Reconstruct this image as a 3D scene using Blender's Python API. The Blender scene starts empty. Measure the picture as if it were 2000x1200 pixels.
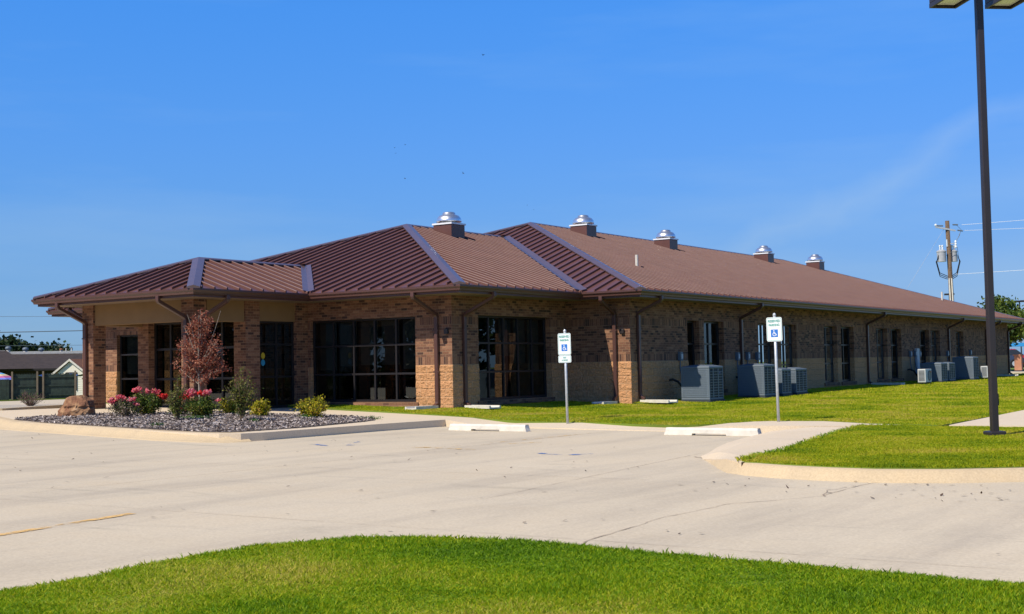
import bpy, bmesh, math, random
import numpy as np
from mathutils import Vector, Matrix, noise
from mathutils.geometry import tessellate_polygon
random.seed(7); rng = np.random.default_rng(11)
R = math.radians
sc = bpy.context.scene
col = sc.collection
# ------------------------------------------------------------ camera
cd = bpy.data.cameras.new('camera'); cam = bpy.data.objects.new('camera', cd); col.objects.link(cam)
cd.sensor_width = 36.0; cd.lens = 36 * 1.2621; cd.shift_x = 0.00163; cd.shift_y = -0.0029
cd.clip_start = 0.1; cd.clip_end = 3000
r_ = Vector((0.82795, 0.560458, -0.019642)); u_ = Vector((0.043127, -0.028712, 0.998657)); f_ = Vector((-0.559141, 0.827685, 0.047943))
m = Matrix.Identity(4)
for i in range(3):
    m[i][0] = r_[i]; m[i][1] = u_[i]; m[i][2] = -f_[i]
m.translation = Vector((19.4096, -26.0808, 1.0219)); cam.matrix_world = m
sc.camera = cam
# ------------------------------------------------------------ sky, sun, exposure
SUN = Vector((-0.215, -0.89, 1.0)).normalized()
EL = math.asin(SUN.z); AZ = math.atan2(SUN.x, SUN.y)
w = bpy.data.worlds.new("World"); sc.world = w; w.use_nodes = True
wn = w.node_tree.nodes; wl = w.node_tree.links; wn.clear()
sky = wn.new('ShaderNodeTexSky'); sky.sky_type = 'NISHITA'; sky.sun_disc = False
sky.sun_elevation = EL; sky.sun_rotation = AZ; sky.altitude = 100; sky.air_density = 1.15; sky.dust_density = 0.35; sky.ozone_density = 3.2
sp = wn.new('ShaderNodeSeparateColor'); cb0 = wn.new('ShaderNodeCombineColor')
for ch, pw, k_ in (('Red', .80, .53), ('Green', .42, 1.92), ('Blue', .45, 4.15)):
    p1 = wn.new('ShaderNodeMath'); p1.operation = 'POWER'; p1.inputs[1].default_value = pw; m1_ = wn.new('ShaderNodeMath'); m1_.operation = 'MULTIPLY'; m1_.inputs[1].default_value = k_
    wl.new(sp.outputs[ch], p1.inputs[0]); wl.new(p1.outputs[0], m1_.inputs[0]); wl.new(m1_.outputs[0], cb0.inputs[ch])
CLN = (0.3547, 0.2417, -0.9032); CLM = (-0.3018, 0.9439, 0.134)    # plane and middle of a faint cirrus streak
tc = wn.new('ShaderNodeTexCoord'); mp = wn.new('ShaderNodeMapping'); mp.inputs['Scale'].default_value = (.9, .9, 6.0); mp.inputs['Rotation'].default_value = (R(14), R(-10), 0)
nz = wn.new('ShaderNodeTexNoise'); nz.inputs['Scale'].default_value = 2.1; nz.inputs['Detail'].default_value = 8; nz.inputs['Roughness'].default_value = 0.55
rp = wn.new('ShaderNodeValToRGB'); rp.color_ramp.elements[0].position = 0.47; rp.color_ramp.elements[0].color = (0, 0, 0, 1); rp.color_ramp.elements[1].position = 0.85; rp.color_ramp.elements[1].color = (.24, .24, .24, 1)
mx = wn.new('ShaderNodeMixRGB'); mx.inputs['Color2'].default_value = (5.5, 7.0, 8.5, 1)
bg = wn.new('ShaderNodeBackground'); bg.inputs['Strength'].default_value = 0.095
wo = wn.new('ShaderNodeOutputWorld')
wl.new(tc.outputs['Generated'], mp.inputs['Vector']); wl.new(mp.outputs['Vector'], nz.inputs['Vector']); wl.new(nz.outputs['Fac'], rp.inputs['Fac'])
wl.new(sky.outputs['Color'], sp.inputs['Color']); wl.new(cb0.outputs['Color'], mx.inputs['Color1']); wl.new(rp.outputs['Color'], mx.inputs['Fac'])
sz = wn.new('ShaderNodeSeparateXYZ'); wl.new(tc.outputs['Generated'], sz.inputs[0]); er = wn.new('ShaderNodeValToRGB'); wl.new(sz.outputs['Z'], er.inputs['Fac'])
for i, (p_, c_) in enumerate(((0.0, (1.0, .98, .74)), (.09, (1, .98, .82)), (.17, (.93, .97, .92)), (.27, (.80, .96, 1.0)), (.45, (.52, .66, .80)), (.9, (.28, .34, .38)))):
    e_ = er.color_ramp.elements[i] if i < 2 else er.color_ramp.elements.new(p_)
    e_.position = p_; e_.color = (*c_, 1)
m3 = wn.new('ShaderNodeMixRGB'); m3.blend_type = 'MULTIPLY'; m3.inputs['Fac'].default_value = 1
def wmath(op, a, b=None, clamp=False):
    q = wn.new('ShaderNodeMath'); q.operation = op; q.use_clamp = clamp
    for i, v in enumerate((a, b)):
        if v is None: continue
        if hasattr(v, 'links'): wl.new(v, q.inputs[i])
        else: q.inputs[i].default_value = v
    return q.outputs[0]
def wdot(vec):
    q = wn.new('ShaderNodeVectorMath'); q.operation = 'DOT_PRODUCT'; wl.new(tc.outputs['Generated'], q.inputs[0]); q.inputs[1].default_value = vec; return q.outputs['Value']
nz2 = wn.new('ShaderNodeTexNoise'); nz2.inputs['Scale'].default_value = 14; nz2.inputs['Detail'].default_value = 6; wl.new(tc.outputs['Generated'], nz2.inputs['Vector'])
wob = wmath('MULTIPLY', wmath('SUBTRACT', nz2.outputs['Fac'], .5), .05)
band = wmath('SUBTRACT', 1.0, wmath('MULTIPLY', wmath('ABSOLUTE', wmath('ADD', wdot(CLN), wob)), 60.0), True)
lim = wmath('MULTIPLY', wmath('SUBTRACT', wdot(CLM), .985), 90.0, True)
stk = wmath('MULTIPLY', wmath('MULTIPLY', band, lim), .13)
mx2 = wn.new('ShaderNodeMixRGB'); mx2.inputs['Color2'].default_value = (6.0, 7.2, 8.6, 1); wl.new(stk, mx2.inputs['Fac']); wl.new(mx.outputs['Color'], mx2.inputs['Color1'])
wl.new(mx2.outputs['Color'], m3.inputs['Color1']); wl.new(er.outputs['Color'], m3.inputs['Color2']); wl.new(m3.outputs['Color'], bg.inputs['Color']); wl.new(bg.outputs['Background'], wo.inputs['Surface'])
sl = bpy.data.lights.new('sun', 'SUN'); sl.energy = 5.0; sl.angle = R(0.53); sl.color = (1.0, 0.90, 0.76)
so = bpy.data.objects.new('sun', sl); col.objects.link(so); so.rotation_euler = SUN.to_track_quat('Z', 'Y').to_euler(); so.location = (0, -40, 40)
sc.view_settings.view_transform = 'Standard'; sc.view_settings.look = 'None'; sc.view_settings.gamma = 1; sc.view_settings.exposure = 0.12
sc.render.resolution_x = 1024; sc.render.resolution_y = 614
sc.cycles.max_bounces = 8; sc.cycles.transparent_max_bounces = 16
CAM = np.array([19.41, -26.08, 1.02]); YAW = 0.5941

# ------------------------------------------------------------ helpers
class MB:
    def __init__(s): s.v = []; s.f = []; s.uv = {}
    def add(s, vs, fs, uvs=None):
        o = len(s.v); s.v += [tuple(p) for p in vs]
        for k, f in enumerate(fs):
            if uvs is not None: s.uv[len(s.f)] = uvs[k]
            s.f.append(tuple(i + o for i in f))
        return s
    def quad(s, a, b, c, d, uv=None): return s.add([a, b, c, d], [(0, 1, 2, 3)], [uv] if uv else None)
    def box(s, x0, x1, y0, y1, z0, z1):
        v = [(x, y, z) for z in (z0, z1) for y in (y0, y1) for x in (x0, x1)]
        uvf = []
        F = [(0, 2, 3, 1), (4, 5, 7, 6), (0, 1, 5, 4), (2, 6, 7, 3), (0, 4, 6, 2), (1, 3, 7, 5)]
        for k, f in enumerate(F):
            if k < 2: uvf.append([(v[i][0], v[i][1]) for i in f])
            elif k < 4: uvf.append([(v[i][0], v[i][2]) for i in f])
            else: uvf.append([(v[i][1], v[i][2]) for i in f])
        return s.add(v, F, uvf)
    def lathe(s, c, prof, n=24, cap=True):
        vs = []; fs = []
        for r, z in prof:
            for k in range(n):
                a = 2 * math.pi * k / n; vs.append((c[0] + r * math.cos(a), c[1] + r * math.sin(a), c[2] + z))
        for j in range(len(prof) - 1):
            for k in range(n):
                k2 = (k + 1) % n; fs.append((j * n + k, j * n + k2, (j + 1) * n + k2, (j + 1) * n + k))
        if cap: fs.append(tuple(range(n))[::-1]); fs.append(tuple((len(prof) - 1) * n + k for k in range(n)))
        return s.add(vs, fs)
    def tube(s, pts, rad, n=8, side=None):
        pts = [Vector(p) for p in pts]
        if not hasattr(rad, '__len__'): rad = [rad] * len(pts)
        vs = []; fs = []; up = Vector((0, 0, 1)); prev = None
        for i, p in enumerate(pts):
            if i == 0: t = pts[1] - p
            elif i == len(pts) - 1: t = p - pts[i - 1]
            else: t = (pts[i + 1] - p).normalized() + (p - pts[i - 1]).normalized()
            t.normalize()
            if prev is None:
                a = t.cross(up if abs(t.z) < .9 else Vector((1, 0, 0))).normalized()
            else:
                a = (prev - t * prev.dot(t)); a = a.normalized() if a.length > 1e-6 else t.orthogonal().normalized()
            prev = a; b = t.cross(a)
            for k in range(n):
                q = 2 * math.pi * k / n; vs.append(p + (a * math.cos(q) + b * math.sin(q)) * rad[i])
        for j in range(len(pts) - 1):
            for k in range(n):
                k2 = (k + 1) % n; fs.append((j * n + k, j * n + k2, (j + 1) * n + k2, (j + 1) * n + k))
        fs.append(tuple(range(n))[::-1]); fs.append(tuple((len(pts) - 1) * n + k for k in range(n)))
        return s.add(vs, fs)
    def rect_tube(s, pts, side, wd, dp):
        pts = [Vector(p) for p in pts]; side = Vector(side).normalized(); vs = []; fs = []
        for i, p in enumerate(pts):
            if i == 0: t1 = t2 = (pts[1] - p).normalized()
            elif i == len(pts) - 1: t1 = t2 = (p - pts[i - 1]).normalized()
            else: t1 = (p - pts[i - 1]).normalized(); t2 = (pts[i + 1] - p).normalized()
            t = (t1 + t2).normalized(); nrm = t.cross(side).normalized(); k = 1 / max(.4, t.dot(t1))
            for sx, sy in ((-1, -1), (1, -1), (1, 1), (-1, 1)):
                vs.append(p + side * (sx * wd / 2) + nrm * (sy * dp / 2 * k))
        for j in range(len(pts) - 1):
            for k in range(4):
                k2 = (k + 1) % 4; fs.append((j * 4 + k, j * 4 + k2, (j + 1) * 4 + k2, (j + 1) * 4 + k))
        fs.append((3, 2, 1, 0)); o = (len(pts) - 1) * 4; fs.append((o, o + 1, o + 2, o + 3))
        return s.add(vs, fs)
    def sweep(s, prof, path, closed=False):
        """prof: (outward offset, z); path: xy points, outward = right-hand side of travel"""
        P = [Vector((p[0], p[1])) for p in path]; zs = [p[2] if len(p) > 2 else 0 for p in path]; n = len(P); m_ = len(prof); vs = []; fs = []
        for i in range(n):
            a = P[i] - P[i - 1] if (closed or i > 0) else P[1] - P[0]
            b = P[(i + 1) % n] - P[i] if (closed or i < n - 1) else a
            a.normalize(); b.normalize()
            na = Vector((a.y, -a.x)); nb = Vector((b.y, -b.x)); t = (na + nb); t = t / max(.2, (1 + na.dot(nb)))
            for o, z in prof: vs.append((P[i].x + t.x * o, P[i].y + t.y * o, zs[i] + z))
        for i in range(n if closed else n - 1):
            j = (i + 1) % n
            for k in range(m_ - 1): fs.append((i * m_ + k, j * m_ + k, j * m_ + k + 1, i * m_ + k + 1))
        return s.add(vs, fs)
    def build(s, name, mat, parent=None, smooth=False, rot=None, loc=None):
        me = bpy.data.meshes.new(name); me.from_pydata(s.v, [], s.f)
        if s.uv:
            ul = me.uv_layers.new(name='UVMap')
            for p in me.polygons:
                uv = s.uv.get(p.index)
                if uv:
                    for k, li in enumerate(p.loop_indices): ul.data[li].uv = uv[k]
        me.validate(); me.update()
        bm = bmesh.new(); bm.from_mesh(me); bmesh.ops.recalc_face_normals(bm, faces=bm.faces); bm.to_mesh(me); bm.free()
        if smooth:
            for p in me.polygons: p.use_smooth = True
        if mat: me.materials.append(mat)
        o = bpy.data.objects.new(name, me); col.objects.link(o)
        if parent: o.parent = parent
        return o
def npmesh(name, V, nv, mat, parent=None, uvs=None):
    """V (N*nv,3): N separate faces of nv corners"""
    V = np.asarray(V, np.float32).reshape(-1, 3); n = len(V) // nv
    me = bpy.data.meshes.new(name); me.vertices.add(len(V)); me.vertices.foreach_set('co', V.ravel())
    me.loops.add(len(V)); me.loops.foreach_set('vertex_index', np.arange(len(V), dtype=np.int32))
    me.polygons.add(n); me.polygons.foreach_set('loop_start', np.arange(n, dtype=np.int32) * nv)
    try: me.polygons.foreach_set('loop_total', np.full(n, nv, dtype=np.int32))
    except Exception: pass
    me.update(calc_edges=True); me.materials.append(mat)
    o = bpy.data.objects.new(name, me); col.objects.link(o)
    if parent: o.parent = parent
    return o
def tag(o, label=None, cat=None, group=None, kind=None):
    if label: o['label'] = label
    if cat: o['category'] = cat
    if group: o['group'] = group
    if kind: o['kind'] = kind
    return o
def empty(name, loc, label, cat, group=None, rz=0):
    o = bpy.data.objects.new(name, None); col.objects.link(o); o.location = loc; o.rotation_euler = (0, 0, rz); o.empty_display_size = .3
    return tag(o, label, cat, group)
def copy_tree(o, parent=None):
    c = o.copy(); col.objects.link(c)
    if parent: c.parent = parent
    for ch in [x for x in bpy.data.objects if x.parent == o]: copy_tree(ch, c)
    return c
def bevel(o, wd=.01, seg=2):
    md = o.modifiers.new('bevel', 'BEVEL'); md.width = wd; md.segments = seg; md.limit_method = 'ANGLE'; return o

# ------------------------------------------------------------ materials
def newmat(name):
    mt = bpy.data.materials.new(name); mt.use_nodes = True; nt = mt.node_tree; b = nt.nodes['Principled BSDF']
    return mt, nt, b
def nd(nt, t, **kw):
    n = nt.nodes.new(t)
    for k, v in kw.items():
        if k in n.inputs: n.inputs[k].default_value = v
        else: setattr(n, k, v)
    return n
def ramp(nt, els, src, interp='LINEAR'):
    n = nt.nodes.new('ShaderNodeValToRGB'); cr = n.color_ramp; cr.interpolation = interp
    while len(cr.elements) < len(els): cr.elements.new(.5)
    for e, (p, c) in zip(cr.elements, els): e.position = p; e.color = (*c, 1)
    nt.links.new(src, n.inputs['Fac']); return n
def coords(nt, kind='Object', scale=(1, 1, 1)):
    t = nt.nodes.new('ShaderNodeTexCoord'); mpn = nt.nodes.new('ShaderNodeMapping'); mpn.inputs['Scale'].default_value = scale
    nt.links.new(t.outputs[kind], mpn.inputs['Vector']); return mpn.outputs['Vector']
def simple(name, c, rough=.6, metal=0, var=.12, vscale=3, bump=0, bscale=60, spec=.5, coat=0):
    mt, nt, b = newmat(name); v = coords(nt)
    n = nd(nt, 'ShaderNodeTexNoise', Scale=vscale, Detail=6.0); nt.links.new(v, n.inputs['Vector'])
    lo = tuple(x * (1 - var) for x in c); hi = tuple(min(1, x * (1 + var)) for x in c)
    rm = ramp(nt, [(.3, lo), (.7, hi)], n.outputs['Fac']); nt.links.new(rm.outputs['Color'], b.inputs['Base Color'])
    b.inputs['Roughness'].default_value = rough; b.inputs['Metallic'].default_value = metal; b.inputs['Specular IOR Level'].default_value = spec
    if coat: b.inputs['Coat Weight'].default_value = coat; b.inputs['Coat Roughness'].default_value = .2
    if bump:
        n2 = nd(nt, 'ShaderNodeTexNoise', Scale=bscale, Detail=6.0); nt.links.new(v, n2.inputs['Vector'])
        bp = nd(nt, 'ShaderNodeBump', Strength=bump, Distance=.01); nt.links.new(n2.outputs['Fac'], bp.inputs['Height']); nt.links.new(bp.outputs['Normal'], b.inputs['Normal'])
    return mt
def m_brick(bands=1):
    mt, nt, b = newmat('brick' if bands else 'plain_brick'); L = nt.links
    tcn = nt.nodes.new('ShaderNodeTexCoord'); uv = tcn.outputs['UV']
    sep = nt.nodes.new('ShaderNodeSeparateXYZ'); L.new(uv, sep.inputs[0])
    def bt(wd, hgt, off, vec):
        t = nt.nodes.new('ShaderNodeTexBrick'); t.offset = off; t.inputs['Scale'].default_value = 1
        t.inputs['Color1'].default_value = (0, 0, 0, 1); t.inputs['Color2'].default_value = (1, 1, 1, 1); t.inputs['Mortar'].default_value = (0, 0, 0, 1)
        t.inputs['Mortar Size'].default_value = .0055; t.inputs['Mortar Smooth'].default_value = .2
        t.inputs['Brick Width'].default_value = wd; t.inputs['Row Height'].default_value = hgt; L.new(vec, t.inputs['Vector']); return t
    mv = nt.nodes.new('ShaderNodeMapping'); mv.inputs['Location'].default_value = (0, -1.09, 0); L.new(uv, mv.inputs['Vector'])
    h = bt(.2032, .0677, .5, uv); s = bt(.0677, .2032, 0, mv.outputs['Vector'])
    def band(a, c_):
        g = nd(nt, 'ShaderNodeMath', operation='GREATER_THAN'); g.inputs[1].default_value = a; L.new(sep.outputs['Y'], g.inputs[0])
        l = nd(nt, 'ShaderNodeMath', operation='LESS_THAN'); l.inputs[1].default_value = c_; L.new(sep.outputs['Y'], l.inputs[0])
        mm = nd(nt, 'ShaderNodeMath', operation='MULTIPLY'); L.new(g.outputs[0], mm.inputs[0]); L.new(l.outputs[0], mm.inputs[1]); return mm
    b1 = band(1.09, 1.293); b2 = band(2.106, 2.309); bm_ = nd(nt, 'ShaderNodeMath', operation='ADD'); L.new(b1.outputs[0], bm_.inputs[0]); L.new(b2.outputs[0], bm_.inputs[1])
    bmz = bm_; bm_ = nd(nt, 'ShaderNodeMath', operation='MULTIPLY'); bm_.inputs[1].default_value = bands; L.new(bmz.outputs[0], bm_.inputs[0])
    mc = nt.nodes.new('ShaderNodeMixRGB'); L.new(bm_.outputs[0], mc.inputs['Fac']); L.new(h.outputs['Color'], mc.inputs[1]); L.new(s.outputs['Color'], mc.inputs[2])
    mf = nt.nodes.new('ShaderNodeMixRGB'); L.new(bm_.outputs[0], mf.inputs['Fac']); L.new(h.outputs['Fac'], mf.inputs[1]); L.new(s.outputs['Fac'], mf.inputs[2])
    rm = ramp(nt, [(0, (.345, .19, .115)), (.25, (.27, .138, .085)), (.5, (.20, .098, .062)), (.68, (.145, .075, .055)), (.8, (.27, .14, .085)), (.88, (.10, .052, .04)), (1, (.068, .043, .037))], mc.outputs['Color'])
    n = nd(nt, 'ShaderNodeTexNoise', Scale=22.0, Detail=5.0); L.new(uv, n.inputs['Vector'])
    n3 = nd(nt, 'ShaderNodeTexNoise', Scale=.7, Detail=3.0); L.new(uv, n3.inputs['Vector'])
    r2 = ramp(nt, [(.25, (.7, .7, .7)), (.75, (1.15, 1.12, 1.08))], n.outputs['Fac']); r3 = ramp(nt, [(.3, (.86, .84, .84)), (.7, (1.1, 1.08, 1.04))], n3.outputs['Fac'])
    a = nt.nodes.new('ShaderNodeMixRGB'); a.blend_type = 'MULTIPLY'; a.inputs['Fac'].default_value = 1; L.new(rm.outputs['Color'], a.inputs[1]); L.new(r2.outputs['Color'], a.inputs[2])
    a2 = nt.nodes.new('ShaderNodeMixRGB'); a2.blend_type = 'MULTIPLY'; a2.inputs['Fac'].default_value = 1; L.new(a.outputs['Color'], a2.inputs[1]); L.new(r3.outputs['Color'], a2.inputs[2])
    fin = nt.nodes.new('ShaderNodeMixRGB'); L.new(mf.outputs['Color'], fin.inputs['Fac']); L.new(a2.outputs['Color'], fin.inputs[1]); fin.inputs[2].default_value = (.30, .19, .115, 1)
    L.new(fin.outputs['Color'], b.inputs['Base Color']); b.inputs['Roughness'].default_value = .9; b.inputs['Specular IOR Level'].default_value = .25
    inv = nd(nt, 'ShaderNodeMath', operation='SUBTRACT'); inv.inputs[0].default_value = 1; L.new(mf.outputs['Color'], inv.inputs[1])
    ad = nd(nt, 'ShaderNodeMath', operation='MULTIPLY_ADD'); L.new(n.outputs['Fac'], ad.inputs[0]); ad.inputs[1].default_value = .5; L.new(inv.outputs[0], ad.inputs[2])
    bp = nd(nt, 'ShaderNodeBump', Strength=.8, Distance=.008); L.new(ad.outputs[0], bp.inputs['Height']); L.new(bp.outputs['Normal'], b.inputs['Normal'])
    return mt
def m_block():
    mt, nt, b = newmat('split_face_block'); L = nt.links
    tcn = nt.nodes.new('ShaderNodeTexCoord'); mv = nt.nodes.new('ShaderNodeMapping'); mv.inputs['Location'].default_value = (0, -1.09 + 6 * .2032, 0); L.new(tcn.outputs['UV'], mv.inputs['Vector']); uv = mv.outputs['Vector']
    t = nt.nodes.new('ShaderNodeTexBrick'); t.offset = .5; t.inputs['Scale'].default_value = 1
    t.inputs['Color1'].default_value = (.62, .335, .17, 1); t.inputs['Color2'].default_value = (.54, .295, .145, 1); t.inputs['Mortar'].default_value = (.74, .48, .29, 1)
    t.inputs['Mortar Size'].default_value = .006; t.inputs['Mortar Smooth'].default_value = .3; t.inputs['Brick Width'].default_value = .4064; t.inputs['Row Height'].default_value = .2032; L.new(uv, t.inputs['Vector'])
    n = nd(nt, 'ShaderNodeTexNoise', Scale=16.0, Detail=8.0, Roughness=.6); L.new(uv, n.inputs['Vector'])
    r2 = ramp(nt, [(.3, (.75, .73, .7)), (.7, (1.12, 1.1, 1.08))], n.outputs['Fac'])
    a = nt.nodes.new('ShaderNodeMixRGB'); a.blend_type = 'MULTIPLY'; a.inputs['Fac'].default_value = 1; L.new(t.outputs['Color'], a.inputs[1]); L.new(r2.outputs['Color'], a.inputs[2]); L.new(a.outputs['Color'], b.inputs['Base Color'])
    b.inputs['Roughness'].default_value = .95; b.inputs['Specular IOR Level'].default_value = .2
    inv = nd(nt, 'ShaderNodeMath', operation='SUBTRACT'); inv.inputs[0].default_value = 1; L.new(t.outputs['Fac'], inv.inputs[1])
    mu = nd(nt, 'ShaderNodeMath', operation='MULTIPLY'); L.new(n.outputs['Fac'], mu.inputs[0]); L.new(inv.outputs[0], mu.inputs[1])
    bp = nd(nt, 'ShaderNodeBump', Strength=1.0, Distance=.05); L.new(mu.outputs[0], bp.inputs['Height']); L.new(bp.outputs['Normal'], b.inputs['Normal'])
    return mt
def m_roof():
    mt, nt, b = newmat('brown_metal_roofing'); L = nt.links; v = coords(nt)
    n = nd(nt, 'ShaderNodeTexNoise', Scale=1.3, Detail=5.0); L.new(v, n.inputs['Vector'])
    rm = ramp(nt, [(.3, (.112, .048, .036)), (.7, (.138, .061, .046))], n.outputs['Fac']); L.new(rm.outputs['Color'], b.inputs['Base Color'])
    b.inputs['Roughness'].default_value = .37; b.inputs['Specular IOR Level'].default_value = .46
    n2 = nd(nt, 'ShaderNodeTexNoise', Scale=2.6, Detail=2.0); L.new(v, n2.inputs['Vector'])
    bp = nd(nt, 'ShaderNodeBump', Strength=.12, Distance=.05); L.new(n2.outputs['Fac'], bp.inputs['Height']); L.new(bp.outputs['Normal'], b.inputs['Normal'])
    return mt
def m_concrete(name, c, stain=.25, sc_=1.0):
    mt, nt, b = newmat(name); L = nt.links; v = coords(nt)
    n = nd(nt, 'ShaderNodeTexNoise', Scale=.22 * sc_, Detail=9.0, Roughness=.62); L.new(v, n.inputs['Vector'])
    v2 = coords(nt, 'Object', (2.2 * sc_, .35 * sc_, 1)); n2 = nd(nt, 'ShaderNodeTexNoise', Scale=.5, Detail=8.0, Roughness=.65); L.new(v2, n2.inputs['Vector'])
    n3 = nd(nt, 'ShaderNodeTexNoise', Scale=45.0, Detail=4.0); L.new(v, n3.inputs['Vector'])
    v4 = coords(nt, 'Object', (.5 * sc_, 2.6 * sc_, 1)); n4 = nd(nt, 'ShaderNodeTexNoise', Scale=.45, Detail=10.0, Roughness=.7, Distortion=.6); L.new(v4, n4.inputs['Vector'])
    k = 1 - stain
    r1 = ramp(nt, [(.3, tuple(x * (1 - stain * .45) for x in c)), (.7, c)], n.outputs['Fac'])
    r2 = ramp(nt, [(.3, (k + .08, k + .08, k + .1)), (.52, (1, 1, 1)), (.75, (1.03, 1.01, .98))], n2.outputs['Fac'])
    r3 = ramp(nt, [(.25, (.86, .85, .84)), (.7, (1.06, 1.06, 1.06))], n3.outputs['Fac'])
    r4 = ramp(nt, [(.26, (k, k, k)), (.42, (1, 1, 1)), (.6, (1, .99, .975)), (.8, (.96, .93, .89))], n4.outputs['Fac'])
    cur = r1.outputs['Color']
    for q in (r2, r3, r4):
        a = nt.nodes.new('ShaderNodeMixRGB'); a.blend_type = 'MULTIPLY'; a.inputs['Fac'].default_value = 1; L.new(cur, a.inputs[1]); L.new(q.outputs['Color'], a.inputs[2]); cur = a.outputs['Color']
    L.new(cur, b.inputs['Base Color']); b.inputs['Roughness'].default_value = .88; b.inputs['Specular IOR Level'].default_value = .3
    bp = nd(nt, 'ShaderNodeBump', Strength=.35, Distance=.006); L.new(n3.outputs['Fac'], bp.inputs['Height']); L.new(bp.outputs['Normal'], b.inputs['Normal'])
    return mt
def m_leaf(name, cols_, trans=.3, vscale=1.5, rough=.55, patch=None, con=1.0):
    mt, nt, b = newmat(name); L = nt.links
    g = nt.nodes.new('ShaderNodeNewGeometry')
    v = coords(nt); n = nd(nt, 'ShaderNodeTexNoise', Scale=vscale, Detail=4.0); L.new(v, n.inputs['Vector'])
    ma = nd(nt, 'ShaderNodeMath', operation='MULTIPLY_ADD'); L.new(g.outputs['Random Per Island'], ma.inputs[0]); ma.inputs[1].default_value = .75 if not patch else patch
    cn = nd(nt, 'ShaderNodeMath', operation='MULTIPLY_ADD'); L.new(n.outputs['Fac'], cn.inputs[0]); cn.inputs[1].default_value = con; cn.inputs[2].default_value = .5 - .5 * con
    sb = nd(nt, 'ShaderNodeMath', operation='SUBTRACT'); L.new(cn.outputs[0], sb.inputs[0]); sb.inputs[1].default_value = .38 if not patch else patch / 2
    L.new(sb.outputs[0], ma.inputs[2])
    k = len(cols_); rm = ramp(nt, [(.1 + .8 * i / (k - 1), c) for i, c in enumerate(cols_)], ma.outputs[0])
    L.new(rm.outputs['Color'], b.inputs['Base Color']); b.inputs['Roughness'].default_value = rough; b.inputs['Specular IOR Level'].default_value = .3
    tr = nt.nodes.new('ShaderNodeBsdfTranslucent'); L.new(rm.outputs['Color'], tr.inputs['Color']); ms = nt.nodes.new('ShaderNodeMixShader'); ms.inputs['Fac'].default_value = trans
    out = nt.nodes['Material Output']; L.new(b.outputs[0], ms.inputs[1]); L.new(tr.outputs[0], ms.inputs[2]); L.new(ms.outputs[0], out.inputs['Surface'])
    return mt
def m_glass():
    mt, nt, b = newmat('tinted_glass'); L = nt.links; nt.nodes.remove(b)
    tr = nd(nt, 'ShaderNodeBsdfTransparent', Color=(.30, .31, .29, 1)); gl = nd(nt, 'ShaderNodeBsdfGlossy', Color=(.80, .88, .90, 1), Roughness=.006)
    fr = nd(nt, 'ShaderNodeFresnel', IOR=1.75); ms = nt.nodes.new('ShaderNodeMixShader'); L.new(fr.outputs[0], ms.inputs[0]); L.new(tr.outputs[0], ms.inputs[1]); L.new(gl.outputs[0], ms.inputs[2])
    v = coords(nt); n = nd(nt, 'ShaderNodeTexNoise', Scale=.9, Detail=1.0); L.new(v, n.inputs['Vector'])
    bp = nd(nt, 'ShaderNodeBump', Strength=.06, Distance=.02); L.new(n.outputs['Fac'], bp.inputs['Height']); L.new(bp.outputs['Normal'], gl.inputs['Normal'])
    L.new(ms.outputs[0], nt.nodes['Material Output'].inputs['Surface']); return mt
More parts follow.
